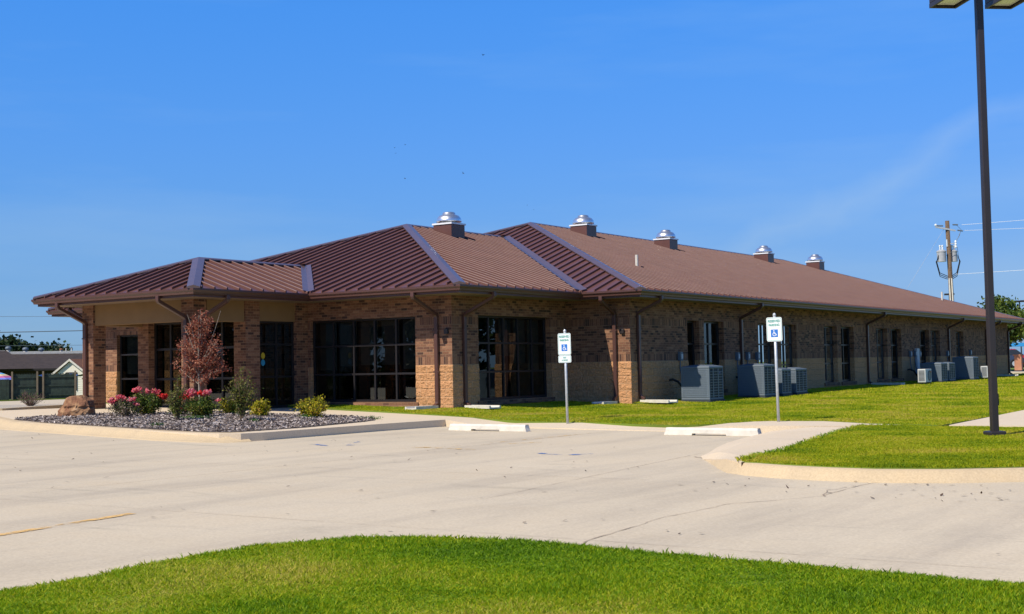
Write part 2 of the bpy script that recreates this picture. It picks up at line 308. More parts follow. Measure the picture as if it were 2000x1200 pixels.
M = dict(
    brick=m_brick(), brick2=m_brick(0), block=m_block(), roof=m_roof(), glass=m_glass(),
    trim=simple('brown_trim', (.085, .038, .030), .42, var=.06, coat=.2),
    flash=simple('ridge_flashing', (.115, .074, .070), .3, var=.08, spec=.7),
    frame=simple('dark_bronze_frame', (.018, .016, .018), .38, var=.1),
    stucco=simple('tan_stucco', (.235, .145, .065), .9, var=.05, bump=.2, bscale=120),
    soffit=simple('soffit_board', (.20, .14, .09), .8, var=.05),
    lot=m_concrete('parking_concrete', (.61, .53, .39), .27), walk=m_concrete('walk_concrete', (.68, .575, .42), .12, 1.7), kerb=m_concrete('kerb_concrete', (.57, .455, .29), .18, 2.5),
    white=simple('white_paint', (.64, .61, .53), .7, var=.14, vscale=6, bump=.3), whitemetal=simple('white_metal', (.78, .80, .82), .4, var=.04),
    galv=simple('galvanised_steel', (.50, .54, .57), .42, metal=.25, var=.15, vscale=14), alu=simple('spun_aluminium', (.78, .80, .83), .33, metal=.9, var=.05),
    acgrey=simple('grey_enamel', (.12, .155, .19), .5, var=.05), acdark=simple('dark_coil', (.035, .045, .055), .7), acfine=simple('coil_guard', (.16, .205, .25), .5, var=.1, vscale=20),
    minisplit=simple('pale_enamel', (.52, .55, .55), .45, var=.04), black=simple('black_rubber', (.012, .012, .013), .5), pole=simple('bronze_pole_paint', (.030, .024, .024), .4, var=.1),
    wood=simple('weathered_pole_wood', (.13, .085, .05), .85, var=.35, vscale=9, bump=.4), green_wood=simple('stained_green_wood', (.022, .040, .030), .85, var=.35, vscale=5), post_wood=simple('grey_post_wood', (.17, .14, .09), .85, var=.2),
    shingle=simple('brown_shingles', (.040, .028, .022), .92, var=.3, vscale=2.5, bump=.5, bscale=9), shingle2=simple('rust_shingles', (.24, .10, .05), .9, var=.15), cream=simple('cream_siding', (.74, .72, .60), .7, var=.04),
    darkwall=simple('dark_siding', (.035, .028, .026), .85), blue=simple('blue_paint', (.02, .16, .55), .5, var=.03), signgreen=simple('sign_green', (.02, .32, .26), .45, var=.02), signwhite=simple('sign_white', (.80, .84, .84), .35, var=.02),
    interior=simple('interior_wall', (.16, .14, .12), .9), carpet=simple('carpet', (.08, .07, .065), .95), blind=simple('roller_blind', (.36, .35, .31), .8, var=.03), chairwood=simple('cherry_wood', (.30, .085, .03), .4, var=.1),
    bark=simple('pale_bark', (.30, .25, .20), .9, var=.25, vscale=14, bump=.4), darkbark=simple('brown_bark', (.11, .075, .05), .95, var=.25, vscale=9, bump=.5), stem=simple('shrub_stem', (.13, .095, .06), .9, var=.2),
    crack=simple('dark_joint', (.33, .26, .19), .95, var=.3), litter=simple('leaf_litter', (.075, .045, .028), .9, var=.4, vscale=2), gravel=simple('pale_gravel', (.42, .38, .32), .95, var=.4, vscale=25, bump=.8, bscale=60),
    mulch=simple('mulch_bed', (.13, .105, .09), .95, var=.4, vscale=12, bump=.8, bscale=50),
    red=simple('red_paint', (.45, .02, .02), .3, coat=.5), darkcar=simple('dark_blue_paint', (.03, .04, .07), .3, coat=.5), skyblue=simple('blue_canvas', (.03, .30, .70), .7), tarp=simple('blue_tarp', (.03, .07, .25), .5), oranged=simple('orange_brick', (.42, .2, .12), .9),
    ground=simple('rough_grass_ground', (.13, .19, .015), .95, var=.3, vscale=.4, bump=.5, bscale=8),
    lens=simple('lamp_lens', (.70, .72, .60), .12, var=.1, spec=.8), porcelain=simple('grey_porcelain', (.40, .42, .44), .35), badge=simple('badge_blue', (.03, .10, .35), .3), bird=simple('dark_feathers', (.02, .02, .022), .8), window_far=simple('far_window', (.03, .035, .04), .2),
    lemon=simple('yellow_sticker', (.55, .42, .03), .5), cyan=simple('blue_sticker', (.03, .30, .50), .5),
)
M['louvre'] = simple('louvre_enamel', (.26, .29, .31), .5, var=.05)
M['grass'] = m_leaf('grass_blades', [(.08, .19, .003), (.17, .34, .004), (.30, .45, .006), (.50, .53, .012), (.66, .56, .12)], .4, .6, patch=.55, con=1.5)
M['grass2'] = m_leaf('dry_grass_blades', [(.12, .22, .004), (.27, .38, .005), (.46, .51, .007), (.58, .53, .02), (.66, .50, .12)], .4, .5, patch=.55, con=1.7)
M['maple'] = m_leaf('maple_leaves', [(.10, .022, .014), (.22, .052, .03), (.34, .11, .06), (.44, .20, .12)], .25, 3)
M['rose'] = m_leaf('rose_leaves', [(.02, .045, .008), (.05, .10, .012), (.12, .17, .02), (.24, .20, .03)], .25, 4)
M['yellow'] = m_leaf('gold_leaves', [(.10, .13, .01), (.30, .30, .012), (.46, .40, .015), (.38, .22, .02)], .3, 4)
M['spiky'] = m_leaf('olive_leaves', [(.045, .075, .012), (.10, .14, .02), (.19, .19, .03), (.17, .11, .05)], .25, 4)
M['dull'] = m_leaf('dull_leaves', [(.03, .05, .015), (.08, .10, .03), (.15, .10, .06), (.24, .20, .16)], .2, 5)
M['pink'] = m_leaf('pink_petals', [(.55, .05, .07), (.80, .12, .16), (.80, .25, .30), (.85, .50, .50)], .3, 6)
M['redp'] = m_leaf('red_petals', [(.60, .01, .01), (.80, .03, .03), (.80, .10, .08)], .3, 6)
M['tree1'] = m_leaf('broad_leaves', [(.025, .055, .008), (.06, .11, .014), (.12, .18, .025), (.17, .20, .03)], .3, 1.2)
M['tree2'] = m_leaf('dark_leaves', [(.008, .022, .010), (.02, .045, .015), (.045, .075, .02)], .2, .5)
M['chip'] = m_leaf('bark_chips', [(.07, .045, .035), (.20, .16, .14), (.40, .35, .32), (.56, .50, .46)], 0, 5, .9)
M['weed'] = m_leaf('green_weeds', [(.02, .07, .01), (.05, .14, .02), (.10, .20, .03)], .25, 4)
M['bare'] = m_leaf('bare_twigs', [(.10, .06, .05), (.2, .13, .11)], 0, 4)

# ------------------------------------------------------------ ground levels
def LZ(x, y=0):
    if x > -14: return -0.28 + 0.02 * min(max(3 - x, 0), 14)
    return -.013 * (-14 - x)
def TZ(x, y): return LZ(x) + .15
def lawnz(x, y):
    z = LZ(x) + .155
    dx = 0 - x if y < 0 else (x - (0 if y < 5.47 else 2.08)); d = max(dx if x > 0 or y > 0 else 0, -y if y < 0 else 0)
    if y < 0: d = max(-y, max(0, x))
    else: d = abs(x - (0 if y < 5.47 else 2.08))
    z += .06 * max(0, 1 - d / 3.0) + .06 * min(1, max(0, (y - 10) / 20))
    return z
def lawn_front_z(x, y):
    z = lawnz(x, y)
    if 2.5 < x < 10 and y < 0:
        k = min(1, (x - 2.5) / 2) * min(1, (10 - x) / 1.2); z -= .055 * k * max(0, min(1, 1 + (y + 2.6) / 1.2 * -1 if y > -2.6 else 1)) if y < -.5 else 0
    return z
def inpoly(px, py, poly):
    px = np.asarray(px); py = np.asarray(py); c = np.zeros(px.shape, bool); n = len(poly); j = n - 1
    for i in range(n):
        xi, yi = poly[i][0], poly[i][1]; xj, yj = poly[j][0], poly[j][1]
        t = ((yi > py) != (yj > py)) & (px < (xj - xi) * (py - yi) / (yj - yi + 1e-12) + xi); c ^= t; j = i
    return c
def sheet(name, poly, zf, mat, step=1.5, skirt=.3, kind='structure', parent=None):
    bm = bmesh.new(); vs = [bm.verts.new((p[0], p[1], 0)) for p in poly]
    for tr in tessellate_polygon([[Vector((p[0], p[1], 0)) for p in poly]]):
        try: bm.faces.new([vs[i] for i in tr])
        except Exception: pass
    xs = [p[0] for p in poly]; ys = [p[1] for p in poly]
    for ax, a, b_ in ((0, min(xs), max(xs)), (1, min(ys), max(ys))):
        q = math.ceil(a / step) * step
        while q < b_:
            co = [0, 0, 0]; no = [0, 0, 0]; co[ax] = q; no[ax] = 1
            bmesh.ops.bisect_plane(bm, geom=bm.verts[:] + bm.edges[:] + bm.faces[:], plane_co=co, plane_no=no); q += step
    for v in bm.verts: v.co.z = zf(v.co.x, v.co.y)
    bmesh.ops.recalc_face_normals(bm, faces=bm.faces)
    for f in bm.faces:
        if f.normal.z < 0: f.normal_flip()
    if skirt:
        be = [e for e in bm.edges if len(e.link_faces) == 1]
        ret = bmesh.ops.extrude_edge_only(bm, edges=be)
        for v in [g for g in ret['geom'] if isinstance(g, bmesh.types.BMVert)]: v.co.z -= skirt
    me = bpy.data.meshes.new(name); bm.to_mesh(me); bm.free(); me.materials.append(mat)
    o = bpy.data.objects.new(name, me); col.objects.link(o)
    if kind: o['kind'] = kind
    return o
# --- base ground (reaches the horizon)
def gz(x, y):
    z = LZ(x) - .12 if x > -14 else LZ(x) - .12
    if y > 50: z = max(z, -.12) if x > -14 else z
    return max(z, -6)
gb = MB(); xs = [-1500, -600, -300, -160, -100, -70, -50, -40, -30, -22, -17, -14, -11, -5, 0, 3, 8, 20, 40, 80, 200, 600, 1500]; ys = [-800, -200, -80, -40, -20, 0, 20, 40, 55, 80, 120, 200, 400, 900, 1800]
vv = [(x, y, gz(x, y)) for y in ys for x in xs]; ff = [(j * len(xs) + i, j * len(xs) + i + 1, (j + 1) * len(xs) + i + 1, (j + 1) * len(xs) + i) for j in range(len(ys) - 1) for i in range(len(xs) - 1)]
gb.add(vv, ff); tag(gb.build('ground', M['ground']), kind='structure')
# --- parking lot
lotp = [(-80, -60), (45, -60), (45, 3), (3, 3), (0, 2), (-20, 5), (-20, 47), (-40, 28.2), (-53, 8)]
sheet('parking_lot', lotp, lambda x, y: LZ(x), M['lot'], 2.0, 0)
# --- walkway with planter kerb outline
walkp = [(2.35, -3.45), (2.22, -5.4), (2.17, -8.8), (2.05, -9.25), (1.75, -9.5), (1.3, -9.6), (.4, -9.62), (-1.2, -9.4), (-3.05, -9.22), (-5.0, -8.98), (-7.2, -8.0), (-10.8, -6.4), (-10.25, -5.79), (-10.0, -3.6), (-10.3, -1.2), (-13.7, -1.0), (-13.7, -.02), (.0, -.02), (1.8, -.5), (4.6, -1.0), (8, -1.0), (9.4, -1.3), (11.8, -2.4), (12.6, -3.0), (12.4, -3.6), (11.74, -4.08), (11.03, -4.21), (9.6, -4.45), (8.4, -4.1), (7.5, -3.95), (4.9, -3.55)]
def walkz(x, y):
    z = TZ(x, y)
    if 2.35 < x < 9.6:
        k = min(1, (x - 2.35) / 1.2) * min(1, (9.6 - x) / 1.1); yj = -3.45 - (x - 2.35) * .07
        z -= .135 * k * max(0, min(1, 1 - (y - yj) / 1.7))
    return z
sheet('walkway', walkp, walkz, M['walk'], .6, .35)
# kerb ramp beside the second bay
lp = [(11.75, -10.2), (11.5, -9.73), (11.3, -9.05), (10.93, -8.0), (10.61, -6.94), (10.35, -5.75), (10.5, -4.9), (11.0, -4.3)]
rp_ = [(13.14, -12.06), (13.16, -11.6), (13.1, -11.07), (13.0, -10.02), (12.6, -8.09), (12.24, -6.13), (12.05, -5), (11.9, -4.1)]
kr = MB(); N = 6
for i in range(len(lp)):
    for k in range(N + 1):
        t = k / N; x = lp[i][0] * (1 - t) + rp_[i][0] * t; y = lp[i][1] * (1 - t) + rp_[i][1] * t
        q = min(1, t * (2.6 if i else 1.3)) if i < 6 else (1 if i == 7 else .6 + .4 * t); kr.v.append((x, y, LZ(x) + .006 + .124 * q))
kr.f += [(i * (N + 1) + k, i * (N + 1) + k + 1, (i + 1) * (N + 1) + k + 1, (i + 1) * (N + 1) + k) for i in range(len(lp) - 1) for k in range(N)]
o0 = len(kr.v)
for k in range(N + 1): kr.v.append((kr.v[k][0], kr.v[k][1], -.5))
kr.f += [(k, k + 1, o0 + k + 1, o0 + k) for k in range(N)]
tag(kr.build('kerb_ramp', M['walk']), kind='structure')
kf = MB(); P0 = [(10.45, -5.0), (11.03, -4.24), (9.6, -4.47)]
kf.add([(11.03, -4.24, -.13), (9.4, -4.47, -.13), (9.4, -4.47, -.3), (11.03, -4.24, -.3)], [(0, 1, 2, 3)])
# kerbs
KP = [(0, .150), (.14, .152), (.20, .140), (.26, .10), (.33, .045), (.42, .012), (.5, -.004), (.5, -.1)]
kp = [(1.76, -8.95), (1.66, -9.2), (1.3, -9.35), (.4, -9.40), (-1.2, -9.22), (-3.05, -9.02), (-5.0, -8.80), (-7.2, -7.83), (-10.8, -6.2)][::-1]
k1 = MB(); k1.sweep([(o, z) for o, z in KP], [(x, y, LZ(x) + .004) for x, y in kp]); o = k1.build('planter_kerb', M['kerb'], smooth=True); tag(o, kind='structure')
rk = [(11.72, -10.22), (12.2, -10.87), (12.6, -11.42), (13.02, -11.98), (13.35, -12.22), (13.77, -12.4), (14.26, -12.5), (14.83, -12.54), (15.57, -12.31), (16.23, -11.86), (17.2, -11.0), (18.8, -9.7), (22, -8.2), (28, -6.5), (44, -5)]
k2 = MB(); k2.sweep([(-.32, .110), (-.12, .124), (-.05, .112), (.0, .07), (.05, .02), (.10, -.003), (.1, -.1)], [(x, y, LZ(x) + .004 + (0, -.016, -.065, -.12)[max(0, 3 - i)]) for i, (x, y) in enumerate(rk)])
tag(k2.build('lawn_kerb', M['kerb'], smooth=True), kind='structure')
# right hand path
sheet('path', [(13.28, -3.9), (44, -3.9), (44, 2), (16.4, 2), (16.4, 55), (13.1, 55), (13.05, 2.7)], lambda x, y: lawnz(x, y) + .012, M['walk'], 2, .2)
# far bright road and green strip past the end of the building
sheet('road', [(-30, 57), (60, 57), (60, 66), (-30, 66)], lambda x, y: .03, M['lot'], 20, .15)
# --- lawns
fgp = [(12.9, -24.5), (13.09, -21.76), (13.1, -21.07), (13.03, -20.6), (13.04, -20.23), (13.08, -19.82), (13.22, -19.47), (13.41, -19.15), (13.72, -18.97), (14.08, -18.86), (14.46, -18.79), (14.9, -18.82), (15.5, -18.87), (16.02, -18.9), (16.99, -18.97), (17.81, -19.03), (19.5, -19.3), (22, -19.9), (26, -21.5), (30, -24), (33, -32), (12, -32)]
lawn1 = sheet('lawn', fgp, lambda x, y: LZ(x) + .12, M['ground'], 1.5, .3)
rlp = [(13.1, -11.95), (13.02, -11.6), (12.95, -11.07), (12.86, -10.02), (12.46, -8.09), (12.1, -6.13), (11.79, -4.06), (12.43, -3.48), (13.1, -3.86), (44, -3.86), (44, -5), (28, -6.3), (22, -8.0), (18.8, -9.5), (17.2, -10.8), (16.2, -11.68), (15.55, -12.1), (14.83, -12.34), (14.26, -12.32), (13.75, -12.2), (13.3, -12.05)]
lawn2 = sheet('lawn', rlp, lambda x, y: LZ(x) + .135, M['ground'], 1.5, .3)
mlp = [(-4.86, -.01), (-5.3, -.62), (-4.34, -.9), (-2.83, -1.23), (-.66, -1.71), (1.25, -2.18), (3.78, -2.85), (5.4, -2.75), (6.9, -3.3), (7.9, -3.5), (8.35, -3.3), (8.8, -2.9), (9.25, -2.75), (9.8, -2.66), (10.6, -2.56), (11.76, -3.35), (12.43, -3.5), (13.1, -3.86), (13.05, 2.7), (13.1, 55), (2.08, 55), (2.08, 5.47), (0, 5.47), (0, -.01)]
lawn3 = sheet('lawn', mlp, lambda x, y: max(lawn_front_z(x, y), walkz(x, y) + .006 if (x < 12.6 and y < -.5) else -9), M['ground'], 1.0, .12)
lawn4 = sheet('lawn', [(16.4, 2), (44, 2), (44, 55), (16.4, 55)], lambda x, y: lawnz(x, y) + .002, M['ground'], 4, .2)
sheet('lawn', [(-10.3, -1.18), (-13.7, -.98), (-13.7, -.03), (-9.4, -.03), (-9.4, -1.1)], lambda x, y: TZ(x, y) + .01, M['ground'], 1, .1)
lawn5 = sheet('lawn', [(-40, 28.3), (-53, 8.1), (-58, 12), (-45, 36)], lambda x, y: LZ(x) + .06, M['ground'], 2, .2)
sheet('verge', [(-30, 66.2), (60, 66.2), (60, 78), (-30, 78)], lambda x, y: .12, M['ground'], 20, .2)
# --- beds
mup = [(-5.75, -8.5), (-3.77, -8.98), (-1.77, -9.16), (.04, -9.32), (1.2, -9.36), (1.7, -9.2), (1.75, -8.5), (1.8, -7.3), (1.45, -5.2), (1.24, -4.5), (.69, -3.96), (-.92, -3.6), (-1.8, -3.6), (-2.38, -3.89), (-3.73, -3.9), (-5.0, -4.3), (-5.9, -5.3), (-6.1, -6.2), (-6.3, -7.1), (-6.1, -8.2)]
def muz(x, y): return TZ(x, y) + .012 + .05 * max(0, 1 - ((x + 2) ** 2 / 16 + (y + 6.6) ** 2 / 6))
sheet('planting_bed', mup, muz, M['mulch'], .5, .1)
gvp = [(-10.35, -5.7), (-10.6, -4.6), (-11.1, -3.1), (-11.5, -2.2), (-13.2, -1.4), (-17, -1.6), (-15.5, -4.5), (-13, -6.8)]
sheet('gravel_bed', gvp, lambda x, y: TZ(x, y) + .005, M['gravel'], 1, .2)
k3 = MB(); k3.sweep([(0, .05), (.12, .05), (.13, -.02)], [(x, y, TZ(x, y)) for x, y in [(-13.2, -1.42), (-11.5, -2.22), (-11.1, -3.12), (-10.6, -4.62), (-10.35, -5.72), (-11.2, -7.2)][::-1]])
tag(k3.build('bed_edging', M['kerb']), kind='structure')
# --- joints, cracks, painted lines
def strip(mb, pts, wd, jit=0, dz=.004):
    out = []
    P = []
    for i in range(len(pts) - 1):
        a = Vector(pts[i]); b = Vector(pts[i + 1]); n = max(1, int((b - a).length / .12)) if jit else 1
        for k in range(n): P.append(a.lerp(b, k / n))
    P.append(Vector(pts[-1])); d0 = 0
    for i, p in enumerate(P):
        t = (P[min(i + 1, len(P) - 1)] - P[max(0, i - 1)]).normalized(); n_ = Vector((-t.y, t.x)); d0 = .7 * d0 + random.uniform(-jit, jit)
        w_ = wd * (random.uniform(.3, 1.5) if jit else 1); q = p + n_ * d0
        out += [(q.x + n_.x * w_ / 2, q.y + n_.y * w_ / 2, LZ(q.x) + dz), (q.x - n_.x * w_ / 2, q.y - n_.y * w_ / 2, LZ(q.x) + dz)]
    mb.add(out, [(2 * i, 2 * i + 1, 2 * i + 3, 2 * i + 2) for i in range(len(P) - 1)])
jb = MB()
strip(jb, [(12.0, -15.6), (11.38, -10.57), (11.24, -9.18)], .007, .004); strip(jb, [(6.9, -26), (6.9, -3.9)], .007, .003)
strip(jb, [(2.25, -3.4), (2.25, -9.5), (2.3, -26)], .006, .003); strip(jb, [(-20, -13.2), (12.5, -13.2)], .006, .003); strip(jb, [(-20, -17.5), (30, -17.9)], .005, .003)
tag(jb.build('pavement_joint', M['crack']), kind='structure')
cb = MB(); strip(cb, [(14.48, -17.9), (14.3, -16.23), (14.35, -15.15), (14.9, -14.15), (14.84, -12.9), (14.9, -12.5)], .009, .02, .005); strip(cb, [(11.46, -9.8), (11.8, -10.2), (12.2, -10.8)], .02, .03, .006)
strip(cb, [(14.9, -14.15), (14.7, -13.6), (14.8, -13.2)], .012, .03, .006)
tag(cb.build('pavement_crack', M['crack']), kind='structure')
def m_worn(name, c, cover):
    mt, nt, b = newmat(name); L = nt.links; v = coords(nt); n = nd(nt, 'ShaderNodeTexNoise', Scale=5.0, Detail=8.0, Roughness=.7); L.new(v, n.inputs['Vector'])
    b.inputs['Base Color'].default_value = (*c, 1); b.inputs['Roughness'].default_value = .8
    rm = ramp(nt, [(cover, (0, 0, 0)), (cover + .12, (1, 1, 1))], n.outputs['Fac']); L.new(rm.outputs['Color'], b.inputs['Alpha']); return mt
yb = MB(); strip(yb, [(9.93, -25), (9.95, -19.6), (9.70, -18.05)], .11, 0, .006); tag(yb.build('parking_line', m_worn('yellow_line_paint', (.72, .46, .16), .42)), kind='structure')
fb = MB(); strip(fb, [(5.9, -9.95), (6.5, -9.1), (7.2, -8.1), (7.5, -7.6)], .1, 0, .006); strip(fb, [(6.2, -9.3), (7.7, -9.6)], .12, 0, .007); strip(fb, [(6.9, -4.9), (6.75, -8.0)], .1, 0, .006); tag(fb.build('parking_line', m_worn('faded_line_paint', (.72, .48, .18), .5)), kind='structure')
bb = MB(); strip(bb, [(3.75, -9.2), (4.45, -9.55), (4.7, -9.2), (4.3, -8.95)], .12, 0, .006); strip(bb, [(4.33, -8.7), (4.1, -8.3)], .12, 0, .006)
strip(bb, [(8.95, -9.92), (9.45, -10.12)], .1, 0, .006); strip(bb, [(9.62, -10.1), (9.75, -9.75)], .16, 0, .006); tag(bb.build('bay_symbol', m_worn('faded_blue_paint', (.05, .16, .45), .48)), kind='structure')

# ------------------------------------------------------------ the building
B = empty('brick_building', (0, 0, 0), 'long single-storey brick building with brown standing-seam metal roof and arcaded entrance', 'building')
ZT = 2.86
def wall(mbs, A, Bp, nrm, holes, z0=-.3, z1=ZT, u_off=0, split=1.09, rec=.14, base=True):
    """A->Bp along wall; holes (u0,u1,z0,z1)"""
    A = Vector((*A, 0)); Bv = Vector((*Bp, 0)); d = (Bv - A); Lh = d.length; d.normalize(); n = Vector((*nrm, 0))
    us = sorted({0, Lh, *[h[0] for h in holes], *[h[1] for h in holes]}); zs = sorted({z0, z1, *([split] if base else []), *[h[2] for h in holes], *[h[3] for h in holes]})
    for i in range(len(us) - 1):
        for j in range(len(zs) - 1):
            uc = (us[i] + us[i + 1]) / 2; zc = (zs[j] + zs[j + 1]) / 2
            if any(h[0] < uc < h[1] and h[2] < zc < h[3] for h in holes): continue
            mb = mbs[1] if (base and zc < split) else mbs[0]; off = n * (.0 if not (base and zc < split) else .0)
            a, b_, c_, e_ = us[i], us[i + 1], zs[j], zs[j + 1]
            mb.quad(A + d * a + Vector((0, 0, c_)) + off, A + d * b_ + Vector((0, 0, c_)) + off, A + d * b_ + Vector((0, 0, e_)) + off, A + d * a + Vector((0, 0, e_)) + off,
                    [(a + u_off, c_), (b_ + u_off, c_), (b_ + u_off, e_), (a + u_off, e_)])
    for (a, b_, c_, e_) in holes:
        segs = [(c_, min(e_, split)), (split, e_)] if (base and c_ < split < e_) else [(c_, e_)]
        for u, sgn in ((a, 0), (b_, 1)):
            for (q0, q1) in segs:
                mb = mbs[1] if (base and q1 <= split) else mbs[0]
                p = A + d * u; mb.quad(p + Vector((0, 0, q0)), p - n * rec + Vector((0, 0, q0)), p - n * rec + Vector((0, 0, q1)), p + Vector((0, 0, q1)), [(u, q0), (u + rec, q0), (u + rec, q1), (u, q1)])
        for zq, mb in ((c_, mbs[0]), (e_, mbs[0])):
            p = A + d * a; q = A + d * b_; mb.quad(p + Vector((0, 0, zq)), q + Vector((0, 0, zq)), q - n * rec + Vector((0, 0, zq)), p - n * rec + Vector((0, 0, zq)), [(a, 0), (b_, 0), (b_, rec), (a, rec)])
bk = MB(); bl = MB(); S = (bk, bl)
WZ0, WZ1 = .15, 2.345
hFL = [(1.1, 2.75, WZ0, 2.2), (9.11, 12.73, WZ0, WZ1)]      # u from x=-13.9
wall(S, (-13.9, 0), (0, 0), (0, -1), hFL, u_off=-13.9, rec=.16)
hWS = [(1.15, 4.63, .14, 2.36)]
wall(S, (0, 0), (0, 5.47), (1, 0), hWS, rec=.2)
wall(S, (0, 5.47), (2.08, 5.47), (0, -1), [], u_off=.1)
MW = [(9.03, 9.85, 1), (10.17, 11.61, 2), (14.34, 15.75, 2), (16.29, 17.7, 2), (20.43, 21.81, 2), (22.26, 23.7, 2), (26.43, 27.82, 2), (28.3, 29.72, 2), (32.44, 33.86, 2), (34.18, 35.59, 2), (38.3, 39.69, 2)]
hM = [(a - 5.47, b_ - 5.47, .17, 2.29) for a, b_, c_ in MW]
wall(S, (2.08, 5.47), (2.08, 48.84), (1, 0), hM, u_off=.03, rec=.22)
wall(S, (2.08, 48.84), (-16.4, 48.84), (0, 1), []); wall(S, (-16.4, 48.84), (-16.4, 5.47), (-1, 0), []); wall(S, (-16.4, 5.47), (-13.9, 5.47), (0, -1), []); wall(S, (-13.9, 5.47), (-13.9, 0), (-1, 0), [])
bk.build('brick_wall', M['brick'], B); bl.build('block_base', M['block'], B)
# rough split faces proud of the wall near the front corner
def roughbase(A, d, n, u0, u1, u_off):
    mb = MB(); st = .025; nu = int((u1 - u0) / st); nz_ = int(1.23 / st)
    A = Vector((*A, 0)); d = Vector((*d, 0)); n = Vector((*n, 0)); vs = []; 
    for j in range(nz_ + 1):
        for i in range(nu + 1):
            u = u0 + (u1 - u0) * i / nu; z = -.14 + 1.225 * j / nz_
            row = math.floor((z - 1.09 + 6 * .2032) / .2032); uu = (u + u_off) / .4064 + (.5 if row % 2 else 0)
            fu = (uu % 1) * .4064; fz = ((z - 1.09 + 6 * .2032) % .2032); e = min(fu, .4064 - fu, fz, .2032 - fz)
            p = A + d * u; h = .008 + (.010 + .018 * noise.noise(Vector((p.x * 9, p.y * 9, z * 9))) + .012 * noise.noise(Vector((p.x * 27, p.y * 27, z * 27)))) * min(1, max(0, e - .004) / .02)
            if j == nz_: h = .003
            vs.append(p + n * max(.003, h) + Vector((0, 0, z)))
    fs = [(j * (nu + 1) + i, j * (nu + 1) + i + 1, (j + 1) * (nu + 1) + i + 1, (j + 1) * (nu + 1) + i) for j in range(nz_) for i in range(nu)]
    uv = [[(u_off + u0 + (u1 - u0) * (k % (nu + 1)) / nu, -.14 + 1.225 * (k // (nu + 1)) / nz_) for k in f] for f in fs]
    mb.add(vs, fs, uv); return mb
for a in (((-13.9, 0), (1, 0), (0, -1), 12.74, 13.92, -13.9), ((0, 0), (0, 1), (1, 0), -.02, 1.14, 0), ((0, 0), (0, 1), (1, 0), 4.64, 5.46, 0), ((0, 5.47), (1, 0), (0, -1), .02, 2.10, .1), ((2.08, 5.47), (0, 1), (1, 0), -.02, 3.55, .03), ((-13.9, 0), (1, 0), (0, -1), 0.0, 1.09, -13.9)):
    roughbase(*a).build('split_face_base', M['block'], B)
# sills of brick
for q in [(-4.87, -1.08, -.05, .1, .03, .148), (-.12, .05, 1.05, 4.73, .02, .138), (-12.9, -11.1, -.04, .1, .03, .148)] + [(1.9, 2.125, a - .1, b_ + .1, .05, .168) for a, b_, c_ in MW]:
    sl_ = MB(); sl_.box(*q); sl_.build('window_sill', M['brick'], B)

# windows ------------------------------------------------
def window(pos, ud, nrm, wd, z0, z1, cols, trans, name='window', fw=.05, blinds=None, depth=.07):
    """pos = xy of left end on the frame's outer plane, ud = direction along"""
    d = Vector((*ud, 0)); n = Vector((*nrm, 0)); P = Vector((*pos, 0))
    def bx(mb, u0, u1, q0, q1, o0, o1):
        vs = [P + d * u + n * o + Vector((0, 0, z)) for z in (q0, q1) for o in (o0, o1) for u in (u0, u1)]
        mb.add(vs, [(0, 2, 3, 1), (4, 5, 7, 6), (0, 1, 5, 4), (2, 6, 7, 3), (0, 4, 6, 2), (1, 3, 7, 5)])
    fm = MB(); us = [wd * i / cols for i in range(cols + 1)] if isinstance(cols, int) else cols
    bx(fm, 0, fw, z0, z1, -depth, 0); bx(fm, wd - fw, wd, z0, z1, -depth, 0); bx(fm, fw, wd - fw, z0, z0 + fw * 1.3, -depth, 0); bx(fm, fw, wd - fw, z1 - fw, z1, -depth, 0)
    for u in us[1:-1]: bx(fm, u - fw / 2, u + fw / 2, z0 + fw * 1.3, z1 - fw, -depth, -.003)
    zz = [z0 + fw * 1.3, *sorted(trans), z1 - fw]
    for t in sorted(trans):
        for i in range(len(us) - 1):
            a = us[i] + (fw if i == 0 else fw / 2); b_ = us[i + 1] - (fw if i == len(us) - 2 else fw / 2); bx(fm, a, b_, t - fw / 2, t + fw / 2, -depth, -.006)
    fr = fm.build(name, M['frame'], B)
    gm = MB(); o = -depth * .55
    gm.add([P + d * u + n * o + Vector((0, 0, z)) for u, z in ((fw * .5, z0 + .02), (wd - fw * .5, z0 + .02), (wd - fw * .5, z1 - .02), (fw * .5, z1 - .02))], [(0, 1, 2, 3)])
    gm.build('glass', M['glass'], fr)
    if blinds:
        for i, (za, zb) in enumerate(blinds):
            if za is None: continue
            bmn = MB(); bx(bmn, us[i] + .07, us[i + 1] - .05, za, zb, -.22, -.215); bmn.build('blind', M['blind'], fr)
    return fr
window((-4.79, .10), (1, 0), (0, -1), 3.62, WZ0, WZ1, 5, (.885, 1.64), blinds=[(1.0, WZ1 - .05), (1.1, WZ1 - .05), (1.12, WZ1 - .05), (1.12, WZ1 - .05), (1.0, WZ1 - .05)])
window((-12.8, .12), (1, 0), (0, -1), 1.65, WZ0, 2.2, [0, .85, 1.65], (.86, 1.6), blinds=[(1.0, 2.15), (1.0, 2.15)])
window((-.16, 1.15), (0, 1), (1, 0), 3.48, .14, 2.36, 5, (.88, 1.64), blinds=[(None, 0), (None, 0), (1.3, 2.3), (1.1, 2.3), (.9, 2.3)])
for k, (a, b_, c_) in enumerate(MW):
    window((1.90, a), (0, 1), (1, 0), b_ - a, .17, 2.29, c_, (.88, 1.59), fw=.055, blinds=[(.2 if k > 3 else 1.3, 2.26)] * c_)
